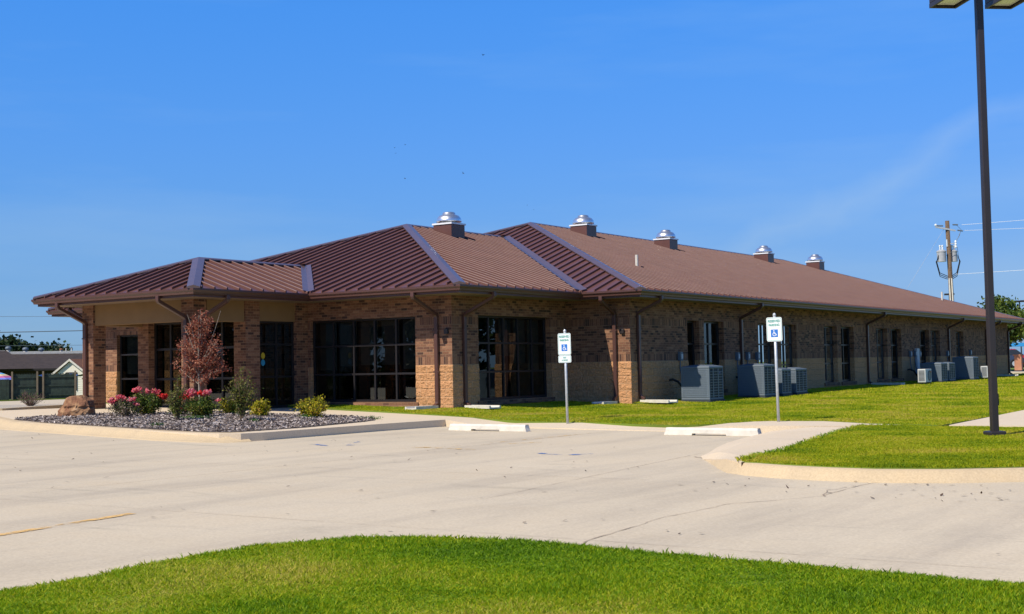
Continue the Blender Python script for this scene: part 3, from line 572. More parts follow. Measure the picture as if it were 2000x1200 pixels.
# canopy -------------------------------------------------
cb_ = MB()
def colm(x0, x1, y0, y1, z0=-.1, z1=2.86): cb_.box(x0, x1, y0, y1, z0, z1)
for c_ in ((-5.40, -4.95, -4.02, -3.60), (-9.22, -8.78, -4.02, -3.62), (-5.32, -4.89, -2.32, -1.81), (-9.05, -8.62, -2.32, -1.81), (-5.32, -4.89, -.45, -.003), (-9.05, -8.62, -.45, -.003)):
    mb = MB(); mb.box(*c_, -.1, 2.86); mb.build('column', M['brick2'], B)
def beam(*a):
    mb = MB(); mb.box(*a); mb.build('beam', M['stucco'], B)
beam(-8.775, -5.405, -3.97, -3.70, 2.30, 2.859); beam(-5.22, -4.93, -3.595, -2.325, 2.30, 2.859); beam(-5.22, -4.93, -1.805, -.455, 2.33, 2.859)
beam(-9.18, -8.85, -3.615, -2.325, 2.30, 2.859); beam(-9.0, -8.72, -1.805, -.455, 2.33, 2.859)
mb = MB(); mb.box(-8.84, -5.23, -3.69, -.01, 2.40, 2.43); mb.build('entrance_ceiling', M['soffit'], B)
window((-8.615, -2.12), (1, 0), (0, -1), 3.29, .04, 2.395, [0, .65, 1.3, 1.98, 2.64, 3.29], (.85, 1.66), name='door', fw=.06)
window((-4.98, -1.805), (0, 1), (1, 0), 1.35, .04, 2.33, [0, .7, 1.35], (.86, 1.72), name='door', fw=.05)
window((-8.7, -1.805), (0, 1), (-1, 0), 1.35, .04, 2.33, [0, .7, 1.35], (.86,), name='door', fw=.05)
for zc, mt in ((1.42, 'lemon'), (1.24, 'cyan')):
    s_ = MB(); s_.add([(-5.015, -1.58 + .075 * math.cos(a), zc + .085 * math.sin(a)) for a in [i * math.pi / 8 for i in range(16)]], [tuple(range(16))]); s_.build('door_sticker', M[mt], B)
# interior shells
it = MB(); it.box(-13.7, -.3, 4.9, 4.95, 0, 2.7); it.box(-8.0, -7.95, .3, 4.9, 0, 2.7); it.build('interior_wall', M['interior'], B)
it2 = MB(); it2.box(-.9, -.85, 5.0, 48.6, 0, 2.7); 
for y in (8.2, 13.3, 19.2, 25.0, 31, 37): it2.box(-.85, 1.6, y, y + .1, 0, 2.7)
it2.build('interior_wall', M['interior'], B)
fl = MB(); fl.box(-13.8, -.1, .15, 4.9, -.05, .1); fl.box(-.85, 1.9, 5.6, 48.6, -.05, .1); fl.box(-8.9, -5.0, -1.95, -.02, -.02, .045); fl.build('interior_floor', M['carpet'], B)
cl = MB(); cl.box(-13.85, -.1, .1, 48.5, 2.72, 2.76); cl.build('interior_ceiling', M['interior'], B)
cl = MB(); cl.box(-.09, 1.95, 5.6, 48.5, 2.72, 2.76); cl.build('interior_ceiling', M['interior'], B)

# eaves: one loop, outward on the right-hand side
EV = [(-17.26, 49.68), (-17.26, 4.63), (-14.83, 4.63), (-14.83, -1.05), (-10.05, -1.05), (-10.05, -5.0), (-3.87, -5.0), (-3.87, -1.05), (1.05, -1.05), (1.05, 4.63), (2.93, 4.63), (2.93, 49.68)]
gt = MB(); gt.sweep([(-.115, 3.000), (-.115, 2.885), (-.045, 2.885), (-.038, 2.925), (-.012, 2.955), (0, 2.975), (0, 3.015), (-.014, 3.018), (-.018, 3.000)], EV[::-1] if False else EV, closed=True)
# check orientation: outward must be to the right of travel for this counter-clockwise-from-above loop
gt.build('gutter', M['trim'], B)
fs_ = MB(); fs_.sweep([(-.12, 3.02), (-.12, 2.825), (-.145, 2.825), (-.145, 3.02)], EV, closed=True); fs_.build('fascia', M['trim'], B)
so_ = MB()
def rect(mb, x0, x1, y0, y1, z): mb.quad((x0, y0, z), (x1, y0, z), (x1, y1, z), (x0, y1, z))
zs_ = 2.835
for r4 in ((-14.69, .91, -.91, -.01), (.01, .91, -.01, 5.46), (.91, 2.79, 4.77, 5.46), (2.09, 2.79, 5.46, 49.54), (-17.1, 2.79, 48.85, 49.54), (-17.12, -16.41, 4.77, 48.85), (-16.41, -13.91, 4.77, 5.46), (-14.69, -13.91, -.01, 4.77), (-9.91, -4.01, -4.86, -4.03), (-4.94, -4.01, -4.02, -.92), (-9.91, -9.23, -4.02, -.92)):
    so_.box(*r4, zs_, zs_ + .02)
so_.build('soffit', M['soffit'], B)

# roof faces
P_ = .334; Z0 = 3.025
SEAM = .4064
roofmb = MB(); ribs = MB()
def roof_face(E0, up, hdir_len, poly, seam=True):
    """E0: point on the eave line (x,y), up: unit xy direction going up-slope, poly: xyz outline"""
    poly = [Vector(p) for p in poly]; roofmb.add([tuple(p) for p in poly], [tuple(range(len(poly)))])
    up = Vector((*up, 0)); al = Vector((-up.y, up.x, 0)); E = Vector((*E0, 0))
    pts = [((p - E).dot(al), (p - E).dot(up), p.z) for p in poly]
    # slope of the face
    nrm = Vector((0, 0, 0))
    for i in range(len(poly)): nrm += poly[i].cross(poly[(i + 1) % len(poly)])
    nrm.normalize(); nrm = nrm if nrm.z > 0 else -nrm
    sl_u = -(nrm.dot(up)) / nrm.z; z_at = lambda a, s: Z0 + sl_u * s
    amin = min(p[0] for p in pts); amax = max(p[0] for p in pts); k = math.floor(amin / SEAM) + .5
    while k * SEAM < amax:
        a = k * SEAM; k += 1
        if a <= amin + .05 or a > amax - .05: continue
        ss = []
        for i in range(len(pts)):
            p, q = pts[i], pts[(i + 1) % len(pts)]
            if (p[0] - a) * (q[0] - a) < 0: t = (a - p[0]) / (q[0] - p[0]); ss.append(p[1] + t * (q[1] - p[1]))
        if len(ss) < 2: continue
        s0, s1 = min(ss), max(ss)
        if s1 - s0 < .2: continue
        s0 += .0; s1 -= .10; vs = []
        for s in (s0, s1):
            for da, dz in (((-.023, -.002), (-.022, .038), (-.010, .056), (.010, .056), (.022, .038), (.023, -.002)) if abs(up.x) > .5 else ((-.017, -.002), (-.0168, .058), (-.0165, .0585), (.0165, .0585), (.0168, .058), (.017, -.002))):
                p = E + al * (a + da) + up * s; vs.append((p.x, p.y, z_at(a, s) + dz))
        roofmb.add(vs, [(i, i + 1, i + 7, i + 6) for i in range(5)] + [(5, 4, 3, 2, 1, 0), (6, 7, 8, 9, 10, 11)])
t_ = .05
cr_, cf, clf = -3.87 - t_, -5.0 + t_, -10.05 + t_
cpk = (-6.83, -2.12); cz = Z0 + P_ * (-cpk[0] + cr_) * -1 if False else Z0 + P_ * 3.03
cend = (-6.83, -1.0 + (cz - Z0) / P_)
wr, wf, wlft = 1.05 - t_, -1.05 + t_, -14.83 + t_; hw = (wr - wlft) / 2; wz = Z0 + P_ * hw; wpk = ((wr + wlft) / 2, wf + hw)
mr, mf_, mlft, mb_ = 2.93 - t_, 4.63 + t_, -17.26 + t_, 49.68 - t_; hm = (mr - mlft) / 2; mz = Z0 + P_ * hm; mpk = ((mr + mlft) / 2, mf_ + hm); mpb = (mpk[0], mb_ - hm)
wend = (wpk[0], mf_ + hw)
V3 = lambda p, z: (p[0], p[1], z)
roof_face((0, cf), (0, 1), 0, [(clf, cf, Z0), (cr_, cf, Z0), V3(cpk, cz)])
roof_face((cr_, 0), (-1, 0), 0, [(cr_, cf, Z0), (cr_, wf, Z0), V3(cend, cz), V3(cpk, cz)])
roof_face((clf, 0), (1, 0), 0, [(clf, wf, Z0), (clf, cf, Z0), V3(cpk, cz), V3(cend, cz)])
roof_face((0, wf), (0, 1), 0, [(cr_, wf, Z0), (wr, wf, Z0), V3(wpk, wz), (wlft, wf, Z0), (clf, wf, Z0), V3(cend, cz)])
roof_face((wr, 0), (-1, 0), 0, [(wr, wf, Z0), (wr, mf_, Z0), V3(wend, wz), V3(wpk, wz)])
roof_face((wlft, 0), (1, 0), 0, [(wlft, mf_, Z0), (wlft, wf, Z0), V3(wpk, wz), V3(wend, wz)])
roof_face((0, mf_), (0, 1), 0, [(wr, mf_, Z0), (mr, mf_, Z0), V3(mpk, mz), (mlft, mf_, Z0), (wlft, mf_, Z0), V3(wend, wz)])
roof_face((mr, 0), (-1, 0), 0, [(mr, mf_, Z0), (mr, mb_, Z0), V3(mpb, mz), V3(mpk, mz)])
roof_face((mlft, 0), (1, 0), 0, [(mlft, mb_, Z0), (mlft, mf_, Z0), V3(mpk, mz), V3(mpb, mz)])
roof_face((0, mb_), (0, -1), 0, [(mr, mb_, Z0), (mlft, mb_, Z0), V3(mpb, mz)])
RF = roofmb.build('roof', M['roof'], B)
# caps on hips and ridges, flashing in valleys
def cap(a, b_, nl, nr, wdh, lift, name='ridge_cap', mat='flash'):
    """a,b 3D; nl,nr: the (down-slope xy dir) of the faces on both sides"""
    a = Vector(a); b_ = Vector(b_); ax = (b_ - a).normalized(); mb = MB(); vs = []
    for end in (a, b_):
        row = []
        for nn, s in ((nl, 1), (nr, 1)):
            dn = Vector((nn[0], nn[1], -nn[2])); side = dn - ax * dn.dot(ax); side.normalize(); row.append(side)
        vs += [end + row[0] * wdh + Vector((0, 0, lift - .035 if lift > 0.02 else lift)), end + row[0] * wdh + Vector((0, 0, lift)), end + Vector((0, 0, lift + .012)), end + row[1] * wdh + Vector((0, 0, lift)), end + row[1] * wdh + Vector((0, 0, lift - .035 if lift > .02 else lift))]
    mb.add(vs, [(i, i + 1, i + 6, i + 5) for i in range(4)] + [(0, 1, 2, 3, 4), (5, 6, 7, 8, 9)]); mb.build(name, M[mat], RF)
FR = (0, -1, P_); RT = (1, 0, P_); LF = (-1, 0, P_); BK = (0, 1, P_)
for pk, zz, c0, c1, e in ((cpk, cz, (cr_, cf), (clf, cf), cend), (wpk, wz, (wr, wf), (wlft, wf), wend), (mpk, mz, (mr, mf_), (mlft, mf_), mpb)):
    cap(V3(c0, Z0), V3(pk, zz), FR, RT, .16, .06); cap(V3(c1, Z0), V3(pk, zz), FR, LF, .16, .06); cap(V3(pk, zz), V3(e, zz), RT, LF, .12, .06)
cap((mr, mb_, Z0), V3(mpb, mz), BK, RT, .17, .052); cap((mlft, mb_, Z0), V3(mpb, mz), BK, LF, .17, .052)
def valley(a, b_, n1, n2, wdh=.2):
    a = Vector(a); b_ = Vector(b_); ax = (b_ - a).normalized(); mb = MB(); vs = []
    for end in (a, b_):
        r0 = []
        for nn in (n1, n2):
            dn = Vector((-nn[0], -nn[1], nn[2])); side = dn - ax * dn.dot(ax); side.normalize(); r0.append(side)
        vs += [end + r0[0] * wdh + Vector((0, 0, .062)), end + Vector((0, 0, .06)), end + r0[1] * wdh + Vector((0, 0, .062))]
    mb.add(vs, [(0, 1, 4, 3), (1, 2, 5, 4)]); mb.build('valley_flashing', M['flash'], RF)
valley((cr_, wf, Z0), V3(cend, cz), RT, FR, .15); valley((clf, wf, Z0), V3(cend, cz), LF, FR); valley((wr, mf_, Z0), V3(wend, wz), RT, FR, .17); valley((wlft, mf_, Z0), V3(wend, wz), LF, FR, .24)
# rooftop exhaust fans
for (x, y, xe) in ((-5.6, 7.6, wr), (-5.75, 16.5, mr), (-5.35, 22.65, mr), (-5.55, 33.6, mr), (-5.45, 40.3, mr)):
    zb = Z0 + P_ * (xe - x); s = .74; zt = zb + .46
    mb = MB(); v = []
    for z, g in ((-.1, .03), (0, 0)):
        pass
    mb.box(x - s, x, y, y + s, zb - .1, zt); v_ = mb.build('roof_vent', M['roof'], B); bevel(v_, .012)
    mb = MB(); mb.box(x - s - .03, x + .03, y - .03, y + s + .03, zt + .002, zt + .055); mb.build('vent_curb_cap', M['whitemetal'], v_)
    mb = MB(); mb.lathe((x - s / 2, y + s / 2, zt + .055), [(.27, 0), (.27, .07)], 20); mb.build('vent_neck', M['galv'], v_)
    mb = MB(); mb.lathe((x - s / 2, y + s / 2, zt + .09), [(.30, .05), (.415, .015), (.42, .04), (.395, .14), (.335, .215), (.23, .26), (.215, .265), (.21, .32), (.165, .345), (.0, .355)], 36, cap=False); mb.build('vent_hood', M['alu'], v_, smooth=True)
for (x, y, z, h_) in ((-.37, 10.5, 4.02, .42), (-.2, 44.4, 3.98, .5)):
    mb = MB(); mb.lathe((x, y, z - .1), [(.09, .1), (.05, .17), (.05, .17 + h_), (.04, .17 + h_)], 12); mb.build('vent_pipe', M['white'], RF)
# downspouts
def spout(px, py, n, ov, zg=2.89, zb=-.02, kick=True):
    """px,py on the wall; n outward; ov distance to the gutter centre"""
    n = Vector((*n, 0)); side = Vector((-n.y, n.x, 0)); W_ = Vector((px, py, 0)); g = W_ + n * (ov - .06); c0 = W_ + n * .055
    pts = [g + Vector((0, 0, zg)), g + Vector((0, 0, zg - .10)), g - n * .03 + Vector((0, 0, zg - .14)), c0 + n * .04 + Vector((0, 0, zg - .14 - (ov - .15) * .42)), c0 + Vector((0, 0, zg - .2 - (ov - .15) * .42)), c0 + Vector((0, 0, zb + .16))]
    if kick: pts += [c0 + n * .03 + Vector((0, 0, zb + .11)), c0 + n * .14 + Vector((0, 0, zb + .05))]
    mb = MB(); mb.rect_tube(pts, side, .105, .085); o = mb.build('downspout', M['trim'], B); bevel(o, .01, 1)
    for z in (.9, 1.95):
        st = MB(); q = c0 + n * .044; a = q - side * .09; b_ = q + side * .09; st.quad(a + Vector((0, 0, z)), b_ + Vector((0, 0, z)), b_ + Vector((0, 0, z + .03)), a + Vector((0, 0, z + .03))); st.build('strap', M['trim'], o)
for a in ((-.45, 0, (0, -1), 1.05), (0, .47, (1, 0), 1.05), (1.62, 5.47, (0, -1), .84), (2.08, 5.88, (1, 0), .85), (2.08, 12.85, (1, 0), .85), (2.08, 25.2, (1, 0), .85), (2.08, 36.92, (1, 0), .85), (2.08, 43.95, (1, 0), .85), (2.08, 48.7, (1, 0), .85)): spout(*a)
spout(-9.04, -4.02, (0, -1), .98, zb=.13); spout(-5.18, -4.02, (0, -1), .98, zb=.05); spout(-4.95, -3.84, (1, 0), 1.08, zb=.05); spout(-9.22, -3.84, (-1, 0), .83, zb=.13)
# fittings on the long wall
def wallbox(y, z, conduit=True, s=1.0, big=False):
    mb = MB(); mb.box(2.083, 2.083 + .10 * s, y - .085 * s, y + .085 * s, z, z + .26 * s); o = mb.build('disconnect_box', M['acgrey'], B); bevel(o, .008)
    d = MB(); d.box(2.083 + .10 * s + .002, 2.083 + .112 * s, y - .05 * s, y + .05 * s, z + .06, z + .2 * s); d.build('cover', M['minisplit'], o)
    if conduit:
        t = MB(); t.tube([(2.12, y, z), (2.12, y, z - .25), (2.14, y + .05, z - .5), (2.25, y + .2, z - .72), (2.5, y + .32, z - .8)], .018, 8); t.build('conduit', M['acgrey'], o)
for y, z in ((8.43, 1.08), (12.51, 1.06), (13.31, 1.06), (14.1, 1.06), (30.8, 1.08), (31.5, 1.1), (32.15, 1.08), (36.6, 1.08), (40.7, 1.12)): wallbox(y, z)
mb = MB(); mb.box(2.083, 2.19, 31.6, 31.95, .35, 1.45); mb.build('cable_cover', M['minisplit'], B)
for y in (7.75, 12.45, 30.45):
    t = MB(); t.tube([(2.08, y, .52), (2.2, y + .02, .54), (2.32, y + .12, .47), (2.45, y + .3, .2), (2.6, y + .5, .0)], .035, 10); t.build('refrigerant_line', M['black'], B)
for x0, x1, y0, y1, z in ((-.62, -.5, 0, 0, 0),): pass
# soffit lamps: small wall light on the front pier and the stub
for (x, y) in ((-.15, 0), (1.86, 5.47)):
    mb = MB(); mb.box(x - .055, x + .055, y - .075, y - .002, 1.86, 1.99); bevel(mb.build('wall_light', M['pole'], B), .01)

# ------------------------------------------------------------ things round the building
def ac_unit(x1, y0, sx, sy, h, z, label):
    o = empty('condenser_unit', (x1 - sx / 2, y0 + sy / 2, z), label, 'air conditioner', 'outdoor condenser units along the long wall'); hx, hy = sx / 2, sy / 2
    mb = MB(); mb.box(-hx - .02, hx + .02, -hy - .02, hy + .02, -.08, .03); mb.build('pad', M['acdark'], o)
    mb = MB(); mb.box(-hx + .02, hx - .02, -hy + .02, hy - .02, .035, h - .07); mb.build('coil', M['acdark'], o)
    mb = MB(); mb.box(-hx, hx, -hy, hy, .031, .085); bevel(mb.build('base_pan', M['acgrey'], o), .012)
    lid = MB(); c = .06; a = [(-hx, -hy), (hx, -hy), (hx, hy), (-hx, hy)]
    vs = [(x, y, h - .10) for x, y in a] + [(x, y, h - .035) for x, y in a] + [(x * .55, y * .55, h) for x, y in a]
    lid.add(vs, [(0, 1, 5, 4), (1, 2, 6, 5), (2, 3, 7, 6), (3, 0, 4, 7), (4, 5, 9, 8), (5, 6, 10, 9), (6, 7, 11, 10), (7, 4, 8, 11), (8, 9, 10, 11), (3, 2, 1, 0)]); bevel(lid.build('lid', M['acgrey'], o), .015)
    gr = MB()
    for k in range(5): gr.lathe((0, 0, h + .002 + k * .0), [(.05 + k * .07, 0), (.055 + k * .07, .008), (.06 + k * .07, 0)], 24, cap=False)
    gr.build('fan_grille', M['acgrey'], o)
    for sx_, sy_ in ((-1, -1), (1, -1), (1, 1), (-1, 1)):
        cp = MB(); cp.box(min(sx_ * hx, sx_ * (hx - .05)), max(sx_ * hx, sx_ * (hx - .05)), min(sy_ * hy, sy_ * (hy - .05)), max(sy_ * hy, sy_ * (hy - .05)), .086, h - .101)
        bevel(cp.build('corner_post', M['acgrey'], o), .012)
    lv = MB(); n = int((h - .2) / .075)
    for k in range(n):
        zz = .13 + k * .075
        lv.box(hx - .018, hx + .006, -hy + .05, hy - .05, zz, zz + .012); lv.box(-hx - .006, -hx + .018, -hy + .05, hy - .05, zz, zz + .014); lv.box(-hx + .05, hx - .05, hy - .018, hy + .006, zz, zz + .014)
    for yy in (-hy * .45, hy * .25): lv.box(hx - .012, hx + .009, yy - .008, yy + .008, .09, h - .1)
    lv.build('louvre', M['louvre'], o)
    fg = MB(); n = int((sx - .1) / .034)
    fg.box(-hx + .05, hx - .05, -hy + .004, -hy + .01, .09, h - .1)
    fg.build('coil_panel', M['acfine'], o)
    gg = MB()
    for k in range(n): xx = -hx + .06 + k * .034; gg.box(xx, xx + .006, -hy - .006, -hy + .002, .09, h - .1)
    for k in range(int((h - .2) / .05)): gg.box(-hx + .05, hx - .05, -hy - .009, -hy - .0065, .11 + k * .05, .117 + k * .05)
    gg.build('wire_guard', M['acgrey'], o)
    bd = MB(); bd.add([(hx + .012, hy * .45 + .035 * math.cos(t), h - .22 + .022 * math.sin(t)) for t in [i * math.pi / 8 for i in range(16)]], [tuple(range(16))]); bd.build('badge', M['badge'], o)
    return o
ac_unit(3.75, 6.95, .88, .92, 1.0, -.06, 'tall blue-grey condenser nearest the front corner, standing alone under the first windows')
ac_unit(3.75, 10.8, .88, .9, 1.0, -.06, 'tall blue-grey condenser at the front of the trio, left of the right-hand sign post')
ac_unit(3.75, 12.2, .75, .75, .83, -.04, 'short condenser half hidden between the tall front unit and the rear one of the trio')
ac_unit(3.75, 13.35, .78, .95, .83, -.04, 'short condenser at the far end of the trio, right of the right-hand sign post')
ac_unit(3.7, 29.9, .9, .93, .82, .0, 'low distant condenser just behind the first small fan unit')
ac_unit(3.7, 31.1, .9, .95, .82, .0, 'low distant condenser touching the far side of its twin, left of the tall one')
ac_unit(3.75, 34.9, .95, .9, 1.05, .0, 'tall distant condenser left of the lamp post, last big unit on the wall')
def mini(x1, y0, z, label):
    o = empty('mini_split_unit', (x1 - .16, y0 + .42, z), label, 'air conditioner', 'small side-blowing fan units')
    mb = MB(); mb.box(-.16, .16, -.42, .42, .04, .58); bevel(mb.build('case', M['minisplit'], o), .012)
    mb = MB(); mb.lathe((0, 0, 0), [(.0, 0), (.215, 0), (.215, .012), (0, .012)], 28, cap=False); g = mb.build('fan_guard', M['acgrey'], o); g.rotation_euler = (0, R(90), 0); g.location = (.162, .1, .31)
    mb = MB(); mb.lathe((0, 0, 0), [(.17, 0), (.2, .012), (.2, .02), (.17, .012)], 28, cap=False); g = mb.build('guard_ring', M['black'], g); 
    mb = MB()
    for k in range(9): mb.box(-.12, .12, -.432, -.4205, .1 + k * .05, .122 + k * .05)
    mb.build('coil_louvre', M['acdark'], o); mb = MB(); mb.box(.162, .166, .3, .37, .42, .52); mb.build('badge', M['red'], o)
    mb = MB(); mb.box(-.14, .14, -.35, -.28, 0, .039); mb.box(-.14, .14, .28, .35, 0, .039); mb.build('foot', M['acgrey'], o)
mini(3.9, 26.9, -.01, 'small pale fan unit with red badge in front of the low distant condensers')
mini(3.8, 37.2, .0, 'small pale fan unit half hidden behind the lamp post')
def splash(x, y, rz, ln, label, dark=False):
    o = MB(); w0, w1 = .11, .19; vs = []
    for (u, wd) in ((0, w0), (ln, w1)):
        for (s, z) in ((-1, 0), (-1, .075), (-.78, .075), (-.7, .03), (.7, .03), (.78, .075), (1, .075), (1, 0)): vs.append((u, s * wd, z))
    o.add(vs, [(i, (i + 1) % 8, 8 + (i + 1) % 8, 8 + i) for i in range(8)] + [tuple(range(8))[::-1], tuple(range(8, 16))]); ob = o.build('splash_block', M['white'] if not dark else M['whitemetal']); ob.location = (x, y, lawnz(x, y) - .005); ob.rotation_euler = (0, 0, rz)
    tag(ob, label, 'splash block', 'white splash blocks under the downspouts')
splash(-.45, -.15, R(-95), .9, 'shaded splash block on the grass left of the front pier')
splash(.15, .42, R(-14), 1.05, 'bright white splash block right of the front brick corner')
splash(1.62, 5.3, R(-92), .85, 'shaded splash block left of the second brick corner')
splash(2.25, 5.8, R(-16), 1.15, 'bright white splash block right of the second brick corner')
splash(2.25, 25.2, R(-6), 1.3, 'splash block under the downspout between the two tall window pairs')
splash(2.25, 43.9, R(-4), 1.4, 'far splash block on shaded grass right of the lamp post')

# wheel stops
def stop(x, y, rz, ln, label):
    mb = MB(); P = [(-.075, 0), (-.07, .10), (-.045, .135), (.045, .135), (.07, .10), (.075, 0)]
    secs = [(0, 0), (.0, 0), (ln * .30, 0), (ln * .31, .03), (ln * .68, .03), (ln * .69, 0), (ln, 0)]
    vs = []; U = [(0.0, 0), (.03, 0), (ln * .30, 0), (ln * .305, .034), (ln * .66, .034), (ln * .665, 0), (ln - .03, 0), (ln, 0)]
    for i, (u, dz) in enumerate(U):
        tp = 0 if 0 < i < len(U) - 1 else .0
        for (yy, zz) in P:
            uu = u + (.045 * zz / .135 if i == 0 else (-.045 * zz / .135 if i == len(U) - 1 else 0)); vs.append((uu, yy, zz if zz > 0 else dz))
    n = 6; mb.add(vs, [(i * n + k, i * n + (k + 1) % n, (i + 1) * n + (k + 1) % n, (i + 1) * n + k) for i in range(len(U) - 1) for k in range(n)] + [tuple(range(n)), tuple((len(U) - 1) * n + k for k in range(n))])
    o = mb.build('wheel_stop', M['white']); bevel(o, .008); o.location = (x, y, LZ(x) + .002); o.rotation_euler = (0, 0, rz); tag(o, label, 'wheel stop', 'white concrete wheel stops')
stop(3.31, -4.55, R(-3), 2.0, 'white concrete wheel stop next to the end of the planter kerb')
stop(8.52, -5.0, R(-1), 1.86, 'white concrete wheel stop in front of the right-hand sign post')
# signs
def text_mesh(name, body, size, mat, parent, x, z, y=-.012, sx=1.0, bold=0.0):
    cu = bpy.data.curves.new(name, 'FONT'); cu.body = body; cu.size = size; cu.align_x = 'CENTER'; cu.align_y = 'CENTER'; cu.extrude = .0006; cu.offset = bold
    t = bpy.data.objects.new('tmp', cu); col.objects.link(t); bpy.context.view_layer.update()
    me = bpy.data.meshes.new_from_object(t.evaluated_get(bpy.context.evaluated_depsgraph_get())); bpy.data.objects.remove(t); me.materials.clear(); me.materials.append(mat)
    o = bpy.data.objects.new(name, me); col.objects.link(o); o.parent = parent; o.location = (x, y, z); o.rotation_euler = (R(90), 0, 0); o.scale = (sx, 1, 1); return o
def rrect(w_, h_, r, n=6):
    out = []
    for cx, cy, a0 in ((w_ / 2 - r, h_ / 2 - r, 0), (-w_ / 2 + r, h_ / 2 - r, 90), (-w_ / 2 + r, -h_ / 2 + r, 180), (w_ / 2 - r, -h_ / 2 + r, 270)):
        for k in range(n + 1): a = R(a0 + 90 * k / n); out.append((cx + r * math.cos(a), cy + r * math.sin(a)))
    return out
def plate(parent, w_, h_, zc, r=.035, name='sign_plate'):
    pr = rrect(w_, h_, r); n = len(pr); mb = MB(); mb.add([(x, -.008, zc + z) for x, z in pr] + [(x, -.0045, zc + z) for x, z in pr], [tuple(range(n)), tuple(range(n, 2 * n))[::-1]] + [(i, (i + 1) % n, n + (i + 1) % n, n + i) for i in range(n)])
    o = mb.build(name, M['signwhite'], parent); a = rrect(w_ - .022, h_ - .022, r - .008); b_ = rrect(w_ - .036, h_ - .036, r - .013); mb = MB(); k = len(a)
    mb.add([(x, -.0095, zc + z) for x, z in a] + [(x, -.0095, zc + z) for x, z in b_], [(i, (i + 1) % k, k + (i + 1) % k, k + i) for i in range(k)]); mb.build('border', M['signgreen'], o); return o
def disc(mb, x, z, r0, r1, a0=0, a1=360, n=24, y=-.0125):
    n = max(4, n); vs = []
    for k in range(n + 1):
        a = R(a0 + (a1 - a0) * k / n); vs += [(x + r0 * math.cos(a), y, z + r0 * math.sin(a)), (x + r1 * math.cos(a), y, z + r1 * math.sin(a))]
    mb.add(vs, [(2 * i, 2 * i + 1, 2 * i + 3, 2 * i + 2) for i in range(n)])
def bar(mb, a, b_, wd, y=-.0127):
    d = Vector((b_[0] - a[0], b_[1] - a[1])).normalized(); n = Vector((-d.y, d.x)) * wd / 2
    mb.add([(a[0] + n.x, y, a[1] + n.y), (b_[0] + n.x, y, b_[1] + n.y), (b_[0] - n.x, y, b_[1] - n.y), (a[0] - n.x, y, a[1] - n.y)], [(0, 1, 2, 3)])
def sign(x, y, ground, top, label, van, lean=0, pole_r=.027):
    o = empty('parking_sign', (x, y, ground), label, 'sign', None, R(3)); o.rotation_euler = (0, lean, R(3))
    mb = MB(); mb.tube([(0, .027, -.1), (0, .027, top + .035)], pole_r, 14); p = mb.build('post', M['galv'], o, smooth=True)
    mb = MB(); mb.lathe((0, .027, top + .03), [(.03, 0), (.032, .02), (.02, .045), (0, .055)], 12); mb.build('post_cap', M['galv'], o)
    zc = top - .23; pl = plate(o, .305, .457, zc)
    text_mesh('lettering', 'RESERVED', .066, M['signgreen'], pl, 0, zc + .155, sx=.80, bold=.0012); text_mesh('lettering', 'PARKING', .064, M['signgreen'], pl, 0, zc + .080, sx=.80, bold=.0012)
    mb = MB(); mb.add([(a, -.0105, zc - .075 + b_) for a, b_ in ((-.07, -.072), (.07, -.072), (.07, .072), (-.07, .072))], [(0, 1, 2, 3)]); mb.build('symbol_panel', M['blue'], pl)
    s = MB(); c = zc - .075; disc(s, -.008, c + .048, 0, .011, n=14); disc(s, .0, c - .018, .026, .036, 100, 385); bar(s, (-.008, c + .034), (-.004, c - .004), .011); bar(s, (-.005, c - .006), (.026, c - .008), .011, -.0129); bar(s, (.024, c - .004), (.038, c - .036), .011, -.0131); bar(s, (.036, c - .036), (.052, c - .030), .009, -.0133); bar(s, (-.006, c + .016), (.02, c + .014), .009, -.0135); s.build('access_symbol', M['signwhite'], pl)
    if van:
        zc2 = zc - .2285 - .083; pl2 = plate(o, .305, .155, zc2, .03)
        text_mesh('lettering', 'VAN', .045, M['signgreen'], pl2, 0, zc2 + .025, sx=.85, bold=.001); text_mesh('lettering', 'ACCESSIBLE', .034, M['signgreen'], pl2, 0, zc2 - .025, sx=.85, bold=.0008)
    return o
sign(5.16, -2.96, -.16, 1.85, 'reserved parking sign with a small second plate below, on the left-hand galvanised post', True, R(-.6))
sign(9.84, -2.95, -.14, 1.99, 'reserved parking sign with a single plate on the right-hand galvanised post', False, R(-.6))

# lamp post
lo = empty('lamp_post', (14.6, -6.31, -.145), 'tall dark bronze twin-head lamp post on the right-hand lawn', 'lamp post'); lo.rotation_euler = (0, 0, R(40.5))
mb = MB(); mb.box(-.05, .05, -.05, .05, .02, 7.2); bevel(mb.build('post', M['pole'], lo), .01)
mb = MB(); mb.box(-.125, .125, -.125, .125, .0, .075); b0 = mb.build('base_cover', M['pole'], lo); bevel(b0, .02)
mb = MB(); mb.box(.0585, .07, -.03, .03, .45, .62); mb.build('hand_hole_cover', M['pole'], lo)
for s in (-1, 1):
    x0, x1 = (s * .23, s * .65); hd = MB(); a, b_ = min(x0, x1), max(x0, x1); y0, y1 = (-.265, .265)
    hd.box(a, b_, y0, y1, 6.50, 6.83); h_ = hd.build('lamp_head', M['pole'], lo); bevel(h_, .01)
    rim = MB()
    rim.box(a, b_, y0, y0 + .03, 6.432, 6.498); rim.box(a, b_, y1 - .03, y1, 6.432, 6.498); rim.box(a, a + .03, y0 + .03, y1 - .03, 6.432, 6.498); rim.box(b_ - .03, b_, y0 + .03, y1 - .03, 6.432, 6.498); rim.build('lens_rim', M['pole'], h_)
    ln = MB(); ln.box(a + .05, b_ - .05, y0 + .06, y1 - .06, 6.47, 6.497); ln.build('lens', M['lens'], h_)
    ar = MB(); ar.box(min(s * .06, s * .229), max(s * .06, s * .229), -.06, .04, 6.58, 6.73); ar.build('arm', M['pole'], lo)

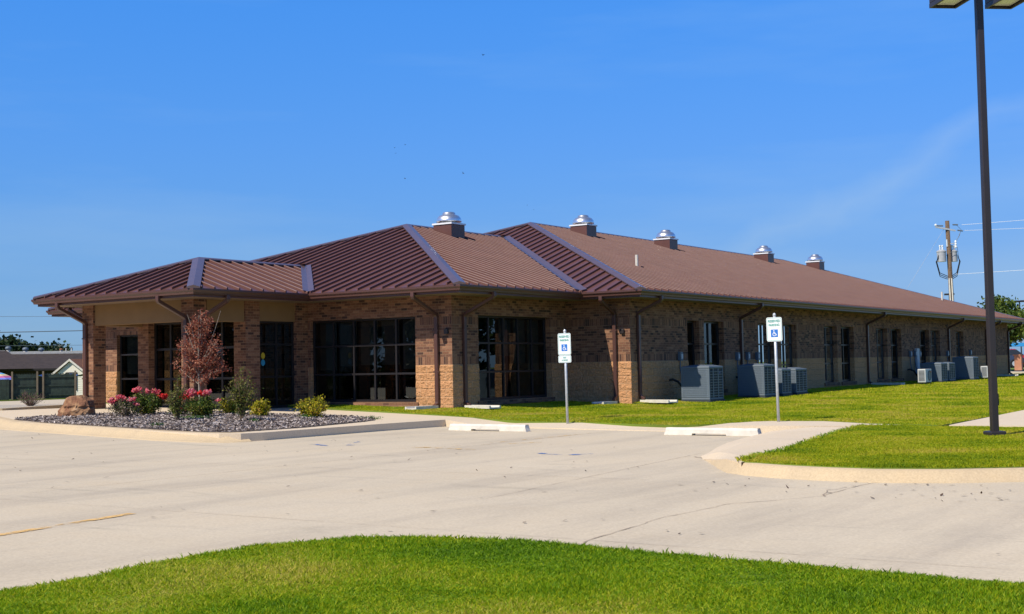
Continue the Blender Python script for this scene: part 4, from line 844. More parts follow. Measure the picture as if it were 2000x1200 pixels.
# boulder
bm = bmesh.new(); rr_ = random.Random(5)
PT = [(-.40, -.1, 0), (-.36, .2, 0), (.36, -.22, 0), (.40, .2, 0), (.0, -.30, 0), (.0, .3, 0), (-.37, -.12, .18), (-.33, .12, .22), (-.24, -.2, .28), (-.12, -.16, .44), (-.1, .15, .46), (.12, -.14, .50), (.14, .14, .50), (.30, -.16, .40), (.34, .14, .38), (.40, -.2, .22), (.43, .1, .22), (.1, -.31, .2), (-.15, -.29, .15), (.34, -.26, .1)]
for p in PT: bm.verts.new(p)
bmesh.ops.convex_hull(bm, input=bm.verts[:]); bmesh.ops.triangulate(bm, faces=bm.faces[:])
bmesh.ops.subdivide_edges(bm, edges=bm.edges[:], cuts=7, use_grid_fill=True)
for v in bm.verts:
    p = v.co.copy(); d = Vector((p.x, p.y, p.z - .2)).normalized(); led = .035 if (p.z > .27 and p.x > -.2) else 0
    v.co = p + d * (led + .035 * noise.noise(p * 5) + .018 * noise.noise(p * 13) + .008 * noise.noise(p * 31))
me = bpy.data.meshes.new('boulder'); bm.to_mesh(me); bm.free()
for p in me.polygons: p.use_smooth = False
mt, nt, b = newmat('sandstone'); v = coords(nt); n = nd(nt, 'ShaderNodeTexNoise', Scale=4.0, Detail=8.0, Roughness=.65); nt.links.new(v, n.inputs['Vector'])
rm = ramp(nt, [(.28, (.10, .04, .025)), (.45, (.22, .10, .05)), (.6, (.38, .22, .11)), (.75, (.52, .40, .27))], n.outputs['Fac']); nt.links.new(rm.outputs['Color'], b.inputs['Base Color']); b.inputs['Roughness'].default_value = .9
bpn = nd(nt, 'ShaderNodeBump', Strength=.8, Distance=.03); nt.links.new(n.outputs['Fac'], bpn.inputs['Height']); nt.links.new(bpn.outputs['Normal'], b.inputs['Normal']); me.materials.append(mt)
bo = bpy.data.objects.new('boulder', me); col.objects.link(bo); bo.location = (-5.6, -7.02, TZ(-5.7, 0) - .03); bo.rotation_euler = (0, 0, R(34)); tag(bo, 'brown and tan boulder at the left end of the mulch bed', 'boulder')

# ------------------------------------------------------------ plants
def leaves(centres, size, asp=.6, jitter=.35, up=0.0):
    """one diamond-ish quad per centre"""
    n = len(centres); c = np.asarray(centres, float); d = rng.normal(size=(n, 3)); d[:, 2] += up; d /= np.linalg.norm(d, axis=1, keepdims=True) + 1e-9
    e = rng.normal(size=(n, 3)); e = np.cross(d, e); e /= np.linalg.norm(e, axis=1, keepdims=True) + 1e-9
    s = (size * (1 - jitter + 2 * jitter * rng.random(n)))[:, None]
    return np.stack([c - d * s * .5, c + e * s * asp * .5, c + d * s * .5, c - e * s * asp * .5], 1).reshape(-1, 3)
def ball(n, c, r, shell=.5):
    d = rng.normal(size=(n, 3)); d /= np.linalg.norm(d, axis=1, keepdims=True); rr = (shell + (1 - shell) * rng.random(n)) ** .7
    return np.asarray(c) + d * rr[:, None] * np.asarray(r)
def shrub(name, x, y, wdt, h, leafmat, label, n=900, ls=.05, stems=9, flower=None, spiky=False, nf=40, z=None, bare=False, lean=0):
    z = muz(x, y) if z is None else z; o = empty(name, (x, y, z), label, 'shrub'); st = MB(); tips = []; pts = []
    for k in range(stems):
        a = random.uniform(0, 2 * math.pi); rr = wdt / 2 * random.uniform(.3, 1); hh = h * random.uniform(.6, 1) * (1 - (.45 * (rr / (wdt / 2)) ** 2 if not spiky else .35 * rr / (wdt / 2)))
        if spiky and k == 0: rr = .03; hh = h
        e = Vector((rr * math.cos(a) + lean * hh, rr * math.sin(a), hh)); m1 = Vector((e.x * (.25 if spiky else .55), e.y * (.25 if spiky else .55), hh * .5)); st.tube([(0, 0, -.03), m1, e], [.012, .007, .003], 5)
        for j in range(4 if not spiky else 5):
            t = random.uniform(.35, .9); b0 = m1.lerp(e, max(0, (t - .5) * 2)) if t > .5 else Vector((0, 0, 0)).lerp(m1, t * 2); dd = Vector((random.uniform(-1, 1), random.uniform(-1, 1), random.uniform(.3, 1.3) + (1.2 if spiky else 0))).normalized() * h * random.uniform(.12, .28)
            st.tube([b0, b0 + dd], [.005, .002], 4); tips.append((b0, b0 + dd))
        tips.append((m1, e)); tips.append((Vector((0, 0, h * .15)), m1))
    st.build('stem', M['stem'] if not bare else M['bare'], o)
    if n:
        per = max(1, n // len(tips))
        for a, b_ in tips:
            t = rng.random(per)[:, None]; q = np.array(a) * (1 - t) + np.array(b_) * t + rng.normal(size=(per, 3)) * (.035 if spiky else .06) * (h / .6) ** .5; pts.append(q)
        pts = np.concatenate(pts); pts[:, 2] = np.maximum(pts[:, 2], .015); npmesh('foliage', leaves(pts, ls, .55), 4, leafmat, o)
    if flower:
        for mat_, cx, cy, cz, rr, nn in flower:
            cc = ball(nn, (cx, cy, cz), (rr, rr, rr * .55), .1); P = []
            for c in cc: P.append(leaves(ball(14, c, (.028, .028, .022), .3), .04, .9))
            npmesh('flower', np.concatenate(P), 4, M[mat_], o)
    return o
rx = Vector((.828, .56, 0))      # picture-right on the ground
def off(d, h, back=0): return (rx.x * d - .56 * back, rx.y * d + .83 * back, h)
shrub('rose_bush', -3.85, -7.0, .95, .44, M['dull'], 'low straggly rose bush with pink blooms, nearest the boulder', 1900, .04, 20, [('pink', *off(-.30, .36), .12, 22), ('pink', *off(-.12, .44), .12, 22), ('pink', *off(.12, .40), .10, 16), ('pink', *off(.22, .28), .07, 6)])
shrub('rose_bush', -4.2, -6.15, 1.0, .56, M['rose'], 'leafy rose bush with pink blooms and one red cluster, left of the narrow twiggy shrub', 4200, .05, 26, [('pink', *off(-.20, .58), .13, 28), ('pink', *off(.02, .56), .08, 8), ('pink', *off(.24, .54), .12, 22), ('redp', *off(.38, .42), .13, 34)])
shrub('upright_shrub', -1.49, -7.6, .5, .92, M['spiky'], 'narrow upright twiggy shrub between the two pink rose bushes', 1500, .042, 15, spiky=True)
shrub('rose_bush', -2.25, -6.3, .85, .50, M['rose'], 'round dark green rose bush with red and pink blooms under the maple', 4600, .05, 26, [('redp', *off(-.36, .46), .13, 26), ('pink', *off(-.20, .54), .14, 34), ('redp', *off(.0, .52), .10, 14), ('pink', *off(.16, .54), .12, 24), ('pink', *off(.38, .36), .06, 5), ('redp', *off(-.44, .20), .06, 6)])
shrub('gold_shrub', -3.3, -4.35, .95, .42, M['yellow'], 'low yellow-green shrub behind the tall upright bush, close to the entrance walk', 1500, .055, 16)
shrub('upright_shrub', -.3, -6.95, .78, 1.12, M['spiky'], 'tallest upright bush, olive green with a pointed tip, in the middle of the bed', 3000, .042, 28, spiky=True)
shrub('gold_shrub', -1.3, -5.25, .72, .44, M['yellow'], 'yellow-green shrub just right of the tallest upright bush', 1500, .055, 15)
shrub('gold_shrub', -.4, -4.62, 1.05, .52, M['yellow'], 'bright yellow shrub standing alone at the right end of the mulch bed', 1900, .058, 20)
shrub('rose_bush', -3.0, -6.2, .6, .38, M['rose'], 'small green bush behind the narrow twiggy shrub', 900, .045, 9)
shrub('gold_shrub', -13.3, -5.1, .95, .62, M['yellow'], 'yellow-green shrub at the far left edge in the gravel bed', 1700, .055, 16, z=TZ(-13, 0))
shrub('bare_shrub', -12.7, -3.15, .95, .52, M['weed'], 'bare twiggy shrub in the gravel bed in front of the green fence', 260, .04, 40, spiky=False, z=TZ(-12.7, 0), bare=True)
for x, y, wd, n, lb in ((-1.7, -6.9, .55, 500, 'flat green creeping weed at the foot of the red-flowered rose bush'), (-.9, -8.7, .3, 120, 'tiny green weed by the planter kerb'), (.95, -4.3, .35, 160, 'green weed at the pointed right end of the mulch bed'), (.1, -7.0, .14, 200, 'small green seedling right of the tallest upright bush'), (-.35, -4.95, .3, 420, 'pale green weed under the right-hand yellow shrub'), (-6.1, -6.6, .35, 160, 'green weed behind the left tip of the bed')):
    p = ball(n, (x, y, muz(x, y) + .03), (wd, wd * .45, .05), .1); o = npmesh('weed', leaves(p, .035, .5), 4, M['weed']); tag(o, lb, 'weed')
# maple
mx_, my_ = -3.08, -5.55; mz0 = muz(mx_, my_)
mp_ = empty('maple_tree', (mx_, my_, mz0), 'slender red-leaved ornamental maple in the mulch bed before the entrance', 'tree')
tk = MB(); T = [(.02, 0, -.05), (.0, 0, .35), (-.03, .01, .75), (-.02, 0, 1.1), (-.03, 0, 1.6)]; tk.tube(T, [.026, .022, .018, .015, .010], 8); tips = []
for k in range(34):
    a = random.uniform(0, 6.28); z0 = random.uniform(.7, 1.55); rr = random.uniform(.2, .66) * (1.0 if z0 < 1.2 else .5); up = random.uniform(.15, .85)
    s = Vector((-.02, 0, z0)); e = Vector((rr * math.cos(a), rr * math.sin(a), z0 + up * (.85 if z0 < 1.2 else 1.15))); mid = s.lerp(e, .5) + Vector((0, 0, -.04)); tk.tube([s, mid, e], [.010, .007, .003], 5); tips += [(s.lerp(mid, .4), mid), (mid, e)]
    for j in range(3): b0 = mid.lerp(e, random.random()); d = Vector((random.uniform(-1, 1), random.uniform(-1, 1), random.uniform(-.3, .9))).normalized() * .22; tk.tube([b0, b0 + d], [.004, .002], 4); tips.append((b0, b0 + d))
for (dx, dz, z0) in ((-.27, 2.32, 1.5), (.03, 2.42, 1.5), (.13, 2.28, 1.5), (.50, 2.38, 1.3), (-.36, 2.05, 1.4)):
    e = Vector(off(dx, dz)); s = Vector(off(dx * .25, z0)); md = s.lerp(e, .6) + Vector(off(.02, 0.02)); tk.tube([s, md, e], [.010, .007, .003], 5); tips.append((s, md))
tk.build('trunk', M['bark'], mp_)
pp = []
for a, b_ in tips:
    n = 36; t = rng.random(n)[:, None]; pp.append(np.array(a) * (1 - t) + np.array(b_) * t + rng.normal(size=(n, 3)) * .055)
npmesh('crown', leaves(np.concatenate(pp), .05, .6), 4, M['maple'], mp_)
# mulch chips
xs_ = rng.uniform(-6.4, 2, 34000); ys_ = rng.uniform(-9.6, -3.4, 34000); k = inpoly(xs_, ys_, mup); xs_, ys_ = xs_[k], ys_[k]
zz = np.array([muz(a, b_) for a, b_ in zip(xs_, ys_)]) + rng.uniform(.004, .035, len(xs_)); q = np.stack([xs_, ys_, zz], 1)
d = rng.normal(size=(len(q), 3)) * [1, 1, .28]; d /= np.linalg.norm(d, axis=1, keepdims=True); e = np.cross(d, rng.normal(size=(len(q), 3)) * [.35, .35, 1]); e /= np.linalg.norm(e, axis=1, keepdims=True); s = (rng.uniform(.03, .085, len(q)))[:, None]
tag(npmesh('mulch', np.stack([q - d * s * .5 - e * s * .16, q - d * s * .5 + e * s * .16, q + d * s * .5 + e * s * .14, q + d * s * .5 - e * s * .14], 1), 4, M['chip']), 'grey-brown shredded bark mulch covering the planting bed', 'mulch', kind='stuff')
# litter on the concrete
n = 300; x = np.concatenate([rng.uniform(-8, 18, n), rng.uniform(13, 17, 60)]); y = np.concatenate([rng.uniform(-19, -5, n), rng.uniform(-14.2, -12.6, 60)]); k = ~inpoly(x, y, walkp) & ~inpoly(x, y, fgp) & ~inpoly(x, y, rlp); x, y = x[k], y[k]
q = np.stack([x, y, np.array([LZ(a) for a in x]) + .012], 1); d = rng.normal(size=(len(q), 3)) * [1, 1, .15]; d /= np.linalg.norm(d, axis=1, keepdims=True); e = np.cross(d, [0.1, .1, 1.]); e /= np.linalg.norm(e, axis=1, keepdims=True); s = rng.uniform(.02, .085, len(q))[:, None]
tag(npmesh('leaf_litter', np.stack([q - d * s * .5, q + e * s * .2, q + d * s * .5, q - e * s * .2], 1), 4, M['litter']), 'dry brown leaf scraps scattered over the concrete lot', 'leaf litter', kind='stuff')

# grass -------------------------------------------------
def grass(name, poly, n, h, wd, zf, mat, label, box=None, near=None, hvar=.5, excl=None):
    xs = [p[0] for p in poly]; ys = [p[1] for p in poly]; b = box or (min(xs), max(xs), min(ys), max(ys)); x = rng.uniform(b[0], b[1], n); y = rng.uniform(b[2], b[3], n); k = inpoly(x, y, poly)
    hx = x - CAM[0]; hy = y - CAM[1]; dist = np.hypot(hx, hy); ang = np.arctan2(-hx, hy) - YAW
    k &= (np.abs(ang) < .50) | (dist < 3); 
    if near: k &= rng.random(n) < np.clip((near / np.maximum(dist, .5)) ** 1.6, 0, 1)
    if excl is not None: k &= ~excl(x, y)
    x, y, dist = x[k], y[k], dist[k]; n = len(x); z = zf(x, y); sc1 = np.clip(dist / (near or 9), 1, 2.2); hn = .85 + .3 * np.sin(x * 2.3 + np.sin(y * 1.7) * 1.5) * np.sin(y * 2.9 + np.cos(x * 1.1) * 2) + .22 * np.sin(x * 9.1 + 2 * np.sin(y * 5)) * np.sin(y * 11.3 + np.sin(x * 7)); hh = h * hn * (1 - hvar + 2 * hvar * rng.random(n)); ww = wd * sc1 * (.7 + .6 * rng.random(n))
    a = rng.uniform(0, 6.283, n); ln = h * rng.uniform(.1, 1.5, n); a2 = rng.uniform(0, 6.283, n); p = np.stack([x, y, z], 1)
    sd = np.stack([np.cos(a) * ww / 2, np.sin(a) * ww / 2, np.zeros(n)], 1); m1 = p + np.stack([np.cos(a2) * ln * .35, np.sin(a2) * ln * .35, hh * .6], 1); tp = p + np.stack([np.cos(a2) * ln, np.sin(a2) * ln, hh], 1)
    V = np.stack([p - sd, p + sd, m1 + sd * .7, tp, m1 - sd * .7], 1)
    o = npmesh(name, V, 5, mat); tag(o, label, 'grass', kind='stuff'); return o
cz_ = lambda c: (lambda x, y: np.full(len(x), c))
grass('grass', fgp, 1500000, .022, .0044, cz_(-.28 + .118), M['grass'], 'bright green mown grass of the foreground lawn', box=(12.2, 21.5, -25.2, -18.7), near=7)
def Lnp(x): return -.28 + .02 * np.clip(3 - x, 0, 14)
def lnp(x, y):
    z = Lnp(x) + .155; d = np.where(y < 0, np.maximum(-y, np.maximum(0, x)), np.abs(x - np.where(y < 5.47, 0, 2.08))); return z + .06 * np.maximum(0, 1 - d / 3) + .06 * np.clip((y - 10) / 20, 0, 1)
def lfz(x, y):
    f = np.vectorize(lambda a, b_: max(lawn_front_z(a, b_), walkz(a, b_) + .006 if (a < 12.6 and b_ < -.5) else -9), otypes=[float]); z = lnp(x, y); k = (y < 0) & (x < 12.7); z[k] = f(x[k], y[k]); return z - .004
grass('grass', rlp, 1000000, .025, .0062, lambda x, y: Lnp(x) + .132, M['grass2'], 'yellow-green mown grass of the lawn around the lamp post', box=(11.7, 19, -12.4, -3.4), near=14)
grass('grass', mlp, 900000, .027, .010, lfz, M['grass2'], 'mown grass of the lawn along the front of the long wall', box=(-5.4, 13.2, -3.9, 12), near=26)
grass('grass', mlp, 420000, .033, .020, lfz, M['grass2'], 'mown grass of the lawn along the far half of the long wall', box=(2.0, 13.2, 12, 55), near=40)
# ragged edge tufts and seed heads by the concrete
def tufts(poly_pts, n, label, h=.07, zc=-.16, spread=.05):
    P = []; 
    for _ in range(n):
        i = random.randrange(len(poly_pts) - 1); t = random.random(); x = poly_pts[i][0] * (1 - t) + poly_pts[i + 1][0] * t + random.gauss(0, spread); y = poly_pts[i][1] * (1 - t) + poly_pts[i + 1][1] * t + random.gauss(0, spread)
        for _k in range(random.randint(3, 7)):
            a = random.uniform(0, 6.28); hh = h * random.uniform(.4, 1.3); ln = hh * random.uniform(.3, 1.2); w_ = .004; a3 = random.uniform(0, 6.28)
            p = np.array([x, y, zc]); s = np.array([math.cos(a3) * w_, math.sin(a3) * w_, 0]); t1 = p + np.array([math.cos(a) * ln * .4, math.sin(a) * ln * .4, hh * .7]); t2 = p + np.array([math.cos(a) * ln, math.sin(a) * ln, hh]); P.append([p - s, p + s, t1 + s * .7, t2, t1 - s * .7])
    o = npmesh('grass', np.array(P), 5, M['grass']); tag(o, label, 'grass', kind='stuff')
tufts(fgp[1:18], 700, 'ragged longer grass along the edge of the foreground lawn', .045, -.185, .03)
tufts(rlp[:8], 500, 'ragged longer grass along the left edge of the lamp-post lawn', .05, -.15, .04)

# ------------------------------------------------------------ far left: fence, shed, house
CA = Vector((19.41, -26.08, 1.02)); RR = Vector((0.82795, 0.560458, -0.019642)); UU = Vector((0.043127, -0.028712, 0.998657)); FF = Vector((-0.559141, 0.827685, 0.047943))
def face_pt(heading_deg, dist):   # point on the ground at a compass heading left of +Y
    a = R(heading_deg); return Vector((19.41 - math.sin(a) * dist, -26.08 + math.cos(a) * dist, 0))
def axes(ang):  # local frame: x to picture-right, y away
    return ang
FA = Vector((-46.9, 18.6, 0)); FB = Vector((-44.0, 22.75, 0)); fd = (FB - FA).normalized(); rz = math.atan2(fd.y, fd.x)
def fence(x0, x1, label):
    p = FA + fd * x0; o = empty('wooden_fence', (p.x, p.y, -.42), label, 'fence', None, rz); L_ = x1 - x0
    mb = MB(); k = 0; x = 0.04
    while x < L_ - .1: mb.box(x, x + .1415, -.02, .0, .05, 1.50 + .02 * math.sin(k * 1.7)); mb.add([(x, -.02, 1.50), (x + .135, -.02, 1.50), (x + .0675, -.02, 1.56)], [(0, 1, 2)]); x += .142; k += 1
    mb.build('board_panel', M['green_wood'], o); mb = MB()
    for z in (.25, .8, 1.3): mb.box(0, L_, -.065, -.021, z, z + .09)
    mb.build('rail', M['green_wood'], o)
    for xx in (0, L_): mb = MB(); mb.box(xx - .05, xx + .05, -.17, -.066, -.05, 1.68); mb.build('post', M['post_wood'], o)
fence(1.22, 2.58, 'dark green board fence panel nearer the left edge of the picture'); fence(2.9, 4.67, 'dark green board fence panel in front of the white shed')
f0 = FA + fd * -.35; o = empty('wooden_fence', (f0.x, f0.y, -.42), 'short dark fence panel under the striped umbrella', 'fence', None, rz); mb = MB(); 
for k in range(10): mb.box(k * .142, k * .142 + .135, 0, .02, .05, 1.25)
mb.build('board_panel', M['green_wood'], o)
# umbrella
up_ = FA + fd * .25 + Vector((-1.6, 1.1, 0)); um = empty('patio_umbrella', (up_.x, up_.y, -.45), 'rainbow-striped patio umbrella behind the fence at the left edge', 'umbrella'); STC = [(.7, .7, .75), (.5, .1, .4), (.1, .45, .7), (.75, .6, .3), (.6, .15, .3), (.2, .25, .7)]
for k, c in enumerate(STC):
    mb = MB(); r0, r1 = 1.25 * k / 6, 1.25 * (k + 1) / 6; mb.lathe((0, 0, 0), [(r0, 1.75 - .5 * (k / 6) ** 1.6), (r1, 1.75 - .5 * ((k + 1) / 6) ** 1.6)], 8, cap=False); mb.build('canopy_stripe', simple('umbrella_cloth_%d' % k, c, .8), um)
mb = MB(); mb.tube([(0, 0, 0), (0, 0, 1.8)], .025, 8); mb.build('pole', M['galv'], um)
# tarp
tp_ = FA + fd * 2.2 + Vector((-1.4, 1.0, 0)); mb = MB(); n = 14; vs = [(i * .27, j * .5, 1.50 + .10 * math.sin(i * 1.3) * math.cos(j * 2.1) - .1 * abs(j - 1)) for j in range(3) for i in range(n)] + [(i * .27, j * 1.0, .0) for j in (0, 1) for i in (0, n - 1)]
mb.add(vs, [(j * n + i, j * n + i + 1, (j + 1) * n + i + 1, (j + 1) * n + i) for j in range(2) for i in range(n - 1)])
o = mb.build('tarpaulin', M['tarp']); o.location = (tp_.x, tp_.y, -.45); o.rotation_euler = (0, 0, rz + .1); tag(o, 'dark blue tarpaulin heaped just behind the green fence', 'tarpaulin')
# shed
sd = empty('garden_shed', (-50.75, 27.05, -.5), 'white gabled garden shed with rust-coloured roof behind the green fence', 'shed', None, rz - .5)
mb = MB(); W2, H1, H2, DP = .93, 1.62, 2.42, 3.6; mb.add([(-W2, 0, 0), (W2, 0, 0), (W2, 0, H1), (0, 0, H2), (-W2, 0, H1), (-W2, DP, 0), (W2, DP, 0), (W2, DP, H1), (0, DP, H2), (-W2, DP, H1)], [(0, 1, 2, 3, 4), (5, 9, 8, 7, 6), (1, 6, 7, 2), (0, 4, 9, 5)]); wlb = mb.build('wall', M['cream'], sd)
mb = MB()
for k in range(11): mb.box(-W2 - .008, W2 + .008, -.012, -.001, .08 + k * .14, .094 + k * .14)
mb.build('siding_board', M['cream'], wlb)
mb = MB()
for s in (-1, 1):
    a = [(0, -.15, H2 + .12), (s * (W2 + .28), -.15, H1 - .02), (s * (W2 + .28), DP + .15, H1 - .02), (0, DP + .15, H2 + .12)]; mb.add(a + [(p[0], p[1], p[2] - .05) for p in a], [(0, 1, 2, 3), (4, 7, 6, 5), (0, 4, 5, 1), (1, 5, 6, 2), (2, 6, 7, 3)])
mb.build('roof', M['shingle2'], sd)
mb = MB()
for s in (-1, 1):
    a = [(0, -.175, H2 + .13), (s * (W2 + .29), -.175, H1 - .01), (s * (W2 + .29), -.175, H1 - .15), (0, -.175, H2 - .02)]; mb.add(a + [(p[0], -.152, p[2]) for p in a], [(0, 1, 2, 3), (4, 7, 6, 5), (0, 4, 5, 1), (2, 6, 7, 3), (1, 5, 6, 2)])
mb.build('barge_board', M['white'], sd)
mb = MB(); mb.box(-.22, .40, -.05, -.014, .6, 1.62); d_ = mb.build('door', M['white'], sd); mb = MB(); mb.box(-.29, -.221, -.06, -.013, .5, 1.68); mb.box(.401, .45, -.06, -.013, .5, 1.68); mb.box(-.29, .45, -.065, -.012, 1.62, 1.68); mb.build('door_trim', M['darkwall'], d_)
# brown roofed house
hs_ = empty('house', (-70, 37, -.9), 'long low house with brown hipped shingle roof and white roof edge, behind the fence', 'house', None, rz + .02)
mb = MB(); mb.box(-14, 16, 1.0, 9, 0, 2.35); mb.build('wall', M['darkwall'], hs_)
mb = MB(); e0 = 2.45; r0 = 3.74; mb.add([(-16, 0, e0), (17, 0, e0), (17, 6.5, r0), (-16, 6.5, r0), (17, 12, e0), (-16, 12, e0)], [(0, 1, 2, 3), (3, 2, 4, 5), (1, 4, 2), (0, 3, 5)]); mb.build('roof', M['shingle'], hs_)
mb = MB(); mb.box(-16, 17, -.05, -.001, 2.3, 2.46); mb.build('fascia', M['darkwall'], hs_)
mb = MB(); mb.box(-.9, 17, 6.3, 6.5, 3.72, 3.9); mb.box(-16, -1.1, 6.0, 6.2, 3.92, 4.05); mb.build('white_roof_edge', M['white'], hs_)
mb = MB(); mb.add([(-16, -.6, e0 + .02), (.85, -.6, e0 + .02), (-1.0, 5.95, r0 + .28), (-16, 5.95, r0 + .28)], [(0, 1, 2, 3)]); mb.add([(.85, -.6, e0 + .02), (-1.0, 5.95, r0 + .28), (-1.0, 6.2, r0), (.85, .02, e0 + .01)], [(0, 1, 2, 3)]); mb.build('roof', M['shingle'], hs_)
for x, y, z in ((-.85, 7, 3.85), (.5, 7, 3.75), (1.75, 7, 3.7)):
    mb = MB(); mb.lathe((x, y, z), [(.17, 0), (.15, .25)], 14); v_ = mb.build('roof_vent', M['white'], hs_); mb = MB(); mb.lathe((x, y, z + .26), [(.17, 0), (.24, .06), (.25, .16), (.2, .25), (.08, .3), (0, .31)], 16); mb.build('turbine', M['acgrey'], v_, smooth=True)
mb = MB(); mb.lathe((3.35, 7, 3.7), [(.13, 0), (.11, .3)], 12); v_ = mb.build('roof_vent', M['white'], hs_); mb = MB(); mb.lathe((3.35, 7, 4.01), [(.14, 0), (.17, .07), (.1, .17)], 12); mb.build('turbine', M['shingle2'], v_)
for x in (3.75, 4.2): mb = MB(); mb.tube([(x, 7, 3.7), (x, 7, 4.2)], .05, 8); mb.build('vent_pipe', M['white'], hs_)
fr_ = empty('flat_roofed_building', (-86, 50, -1.2), 'white flat-roofed building whose roof edge shows above the brown roof', 'building', None, rz)
mb = MB(); mb.box(-3, 40, 0, 14, 0, 3.9); mb.build('wall', M['darkwall'], fr_); mb = MB(); mb.box(-3.1, 40.1, -.1, -.001, 4.35, 4.5); mb.box(-3.1, 40.1, -.1, 14, 3.901, 3.98); mb.build('roof_rail', M['white'], fr_)
mb = MB(); mb.box(-3, 40, .1, .15, 3.985, 4.34); mb.build('parapet', M['darkwall'], fr_)

# trees -------------------------------------------------
def tree(x, y, z, h, wdt, mat, label, n=5000, ls=.35, seed=0, lobes=14, trunk_h=.3, group=None, tr=.14, barkm='darkbark', flat=1.0):
    random.seed(seed + 100); o = empty('tree', (x, y, z), label, 'tree', group); tb = MB(); th = h * trunk_h; tb.tube([(0, 0, -.2), (.03 * h * .1, 0, th * .6), (0, 0, th), (.02, .03, h * .7)], [tr * 1.3, tr, tr * .85, tr * .25], 9); P = []
    for k in range(lobes):
        a = random.uniform(0, 6.28); t = random.random(); zc = h * (trunk_h + .12 + (.86 - trunk_h) * t * .95); rmax = wdt / 2 * math.sin(math.pi * min(1, .22 + .72 * t)) ; rr = rmax * random.uniform(.25, .8); c = (rr * math.cos(a), rr * math.sin(a), zc); s = wdt * random.uniform(.14, .24)
        tb.tube([(0, 0, th * random.uniform(.7, 1.3)), (c[0] * .5, c[1] * .5, (th + zc) / 2), c], [tr * .45, tr * .28, tr * .08], 6)
        m_ = n // lobes; q = ball(m_, c, (s, s, s * .72 * flat), .35); q += rng.normal(size=q.shape) * s * .16; P.append(q)
    tb.build('trunk', M[barkm], o); P = np.concatenate(P); npmesh('crown', leaves(P, ls, .65), 4, mat, o); return o
tree(-1.3, 62, .1, 4.55, 4.8, M['tree1'], 'leafy green tree behind the far end of the brick building', 7500, .22, 3, 20)
tree(1.3, 60, .1, 3.9, 3.4, M['tree1'], 'smaller darker tree at the right edge beyond the brick building', 4500, .20, 5, 12)
for k, (x, y, z, h, wd, lb) in enumerate(((-121.5, 68.5, -1.5, 7.1, 8.5, 'dark tree at the far left edge above the brown roof'), (-119.6, 71.6, -1.5, 7.0, 6.6, 'round dark tree second from the left above the brown roof'), (-118.4, 73.6, -1.5, 5.9, 6, 'dark tree in the middle of the left-hand clump'), (-117.6, 75.2, -1.5, 6.0, 6.5, 'broad dark tree at the right of the left-hand clump'), (-114.6, 79.4, -1.5, 5.9, 4.4, 'small round tree standing alone above the white shed'), (-112.2, 82.5, -1.5, 4.9, 4.5, 'low tree just left of the entrance column'))):
    tree(x, y, z, h * .93, wd * 1.3, M['tree2'], lb, 9000, .55, 20 + k, 30, .08, 'trees far behind the brown-roofed house', .2)
# trees out to the right that the side windows mirror
WP = []
for (x, y, h, wd) in ((-66, -30, 12, 16), (-62, -44, 12, 16), (-56, -56, 12, 16), (-46, -66, 12, 18), (-58, -16, 12, 16), (34, 44, 8, 9), (42, 38, 9, 9), (49, 31, 9, 9), (56, 25, 8, 8), (40, 52, 9, 10), (64, 18, 8, 9), (-40, -20, 8, 10), (-46, -27, 9, 10), (-50, -36, 8, 10), (-48, -44, 9, 10), (-42, -52, 8, 10), (-34, -60, 9, 12), (-38, -12, 6, 8), (-26, -66, 8, 12), (-56, -30, 10, 12), (-14, -72, 9, 14), (0, -76, 9, 14)):
    for q in range(12): WP.append(ball(240, (x + random.uniform(-.4, .4) * wd, y + random.uniform(-.4, .4) * wd, h * random.uniform(.0, .85)), (wd * .26, wd * .26, h * .2), .3))
tag(npmesh('wood', leaves(np.concatenate(WP), .7, .7), 4, M['tree2']), 'belt of dark trees round the lot that the window glass mirrors', 'wood', kind='stuff')

# utility pole ------------------------------------------
pb = empty('utility_pole', (-7.95, 75.25, -.2), 'wooden utility pole with two grey transformers and a crossarm behind the long roof', 'utility pole'); pb.rotation_euler = (0, R(-1.2), R(34))
mb = MB(); mb.tube([(0, 0, 0), (0, 0, 11.75)], [.20, .16], 12); mb.build('pole', M['wood'], pb, smooth=True)
mb = MB(); mb.rect_tube([(-.98, -.16, 11.30), (.55, -.16, 10.95)], (0, 1, 0), .1, .12); mb.build('crossarm', M['galv'], pb)
mb = MB(); mb.lathe((-.95, -.16, 11.36), [(.06, 0), (.1, .05), (.1, .12), (.04, .17)], 12); mb.build('insulator', M['signwhite'], pb)
for (x0, z0, x1, z1) in ((.35, 11.42, .75, 11.40), (.7, 10.98, 1.1, 10.90), (-.85, 11.38, -.4, 11.36)):
    mb = MB(); mb.tube([(x0, -.16, z0), (x1, -.16, z1)], .055, 8); mb.build('insulator', M['acgrey'], pb)
for cx, cy in ((-.62, -.1), (.42, .3)):
    t = MB(); s = 1 if cx < 0 else .9; t.lathe((cx, cy, 8.6), [(.34 * s, 0), (.34 * s, .72), (.365 * s, .74), (.365 * s, .8), (.25 * s, .9), (0, .94)], 20); q = t.build('transformer', M['porcelain'], pb, smooth=False)
    for dx in (-.08, .1):
        t = MB(); t.lathe((cx + dx, cy, 9.5), [(.04, 0), (.07, .05), (.045, .1), (.07, .15), (.045, .2), (.08, .28), (.08, .36), (0, .4)], 12); t.build('bushing', M['signwhite'], q)
    for k in range(3):
        t = MB(); sg = -1 if cx < 0 else 1; t.tube([(cx + sg * .3, cy - .2, 9.1 - k * .1), (cx + sg * (.42 + .03 * k), cy - .1, 8.6), (cx + sg * .2, cy, 7.75 - k * .14), (cx * .4, 0, 7.5 - k * .12), (0, -.15, 7.35)], .028, 7); t.build('cable', M['black'], q)
t = MB(); t.tube([(.0, -.1, 9.95), (.42, -.16, 9.98)], .03, 8); t.build('bracket', M['galv'], pb)
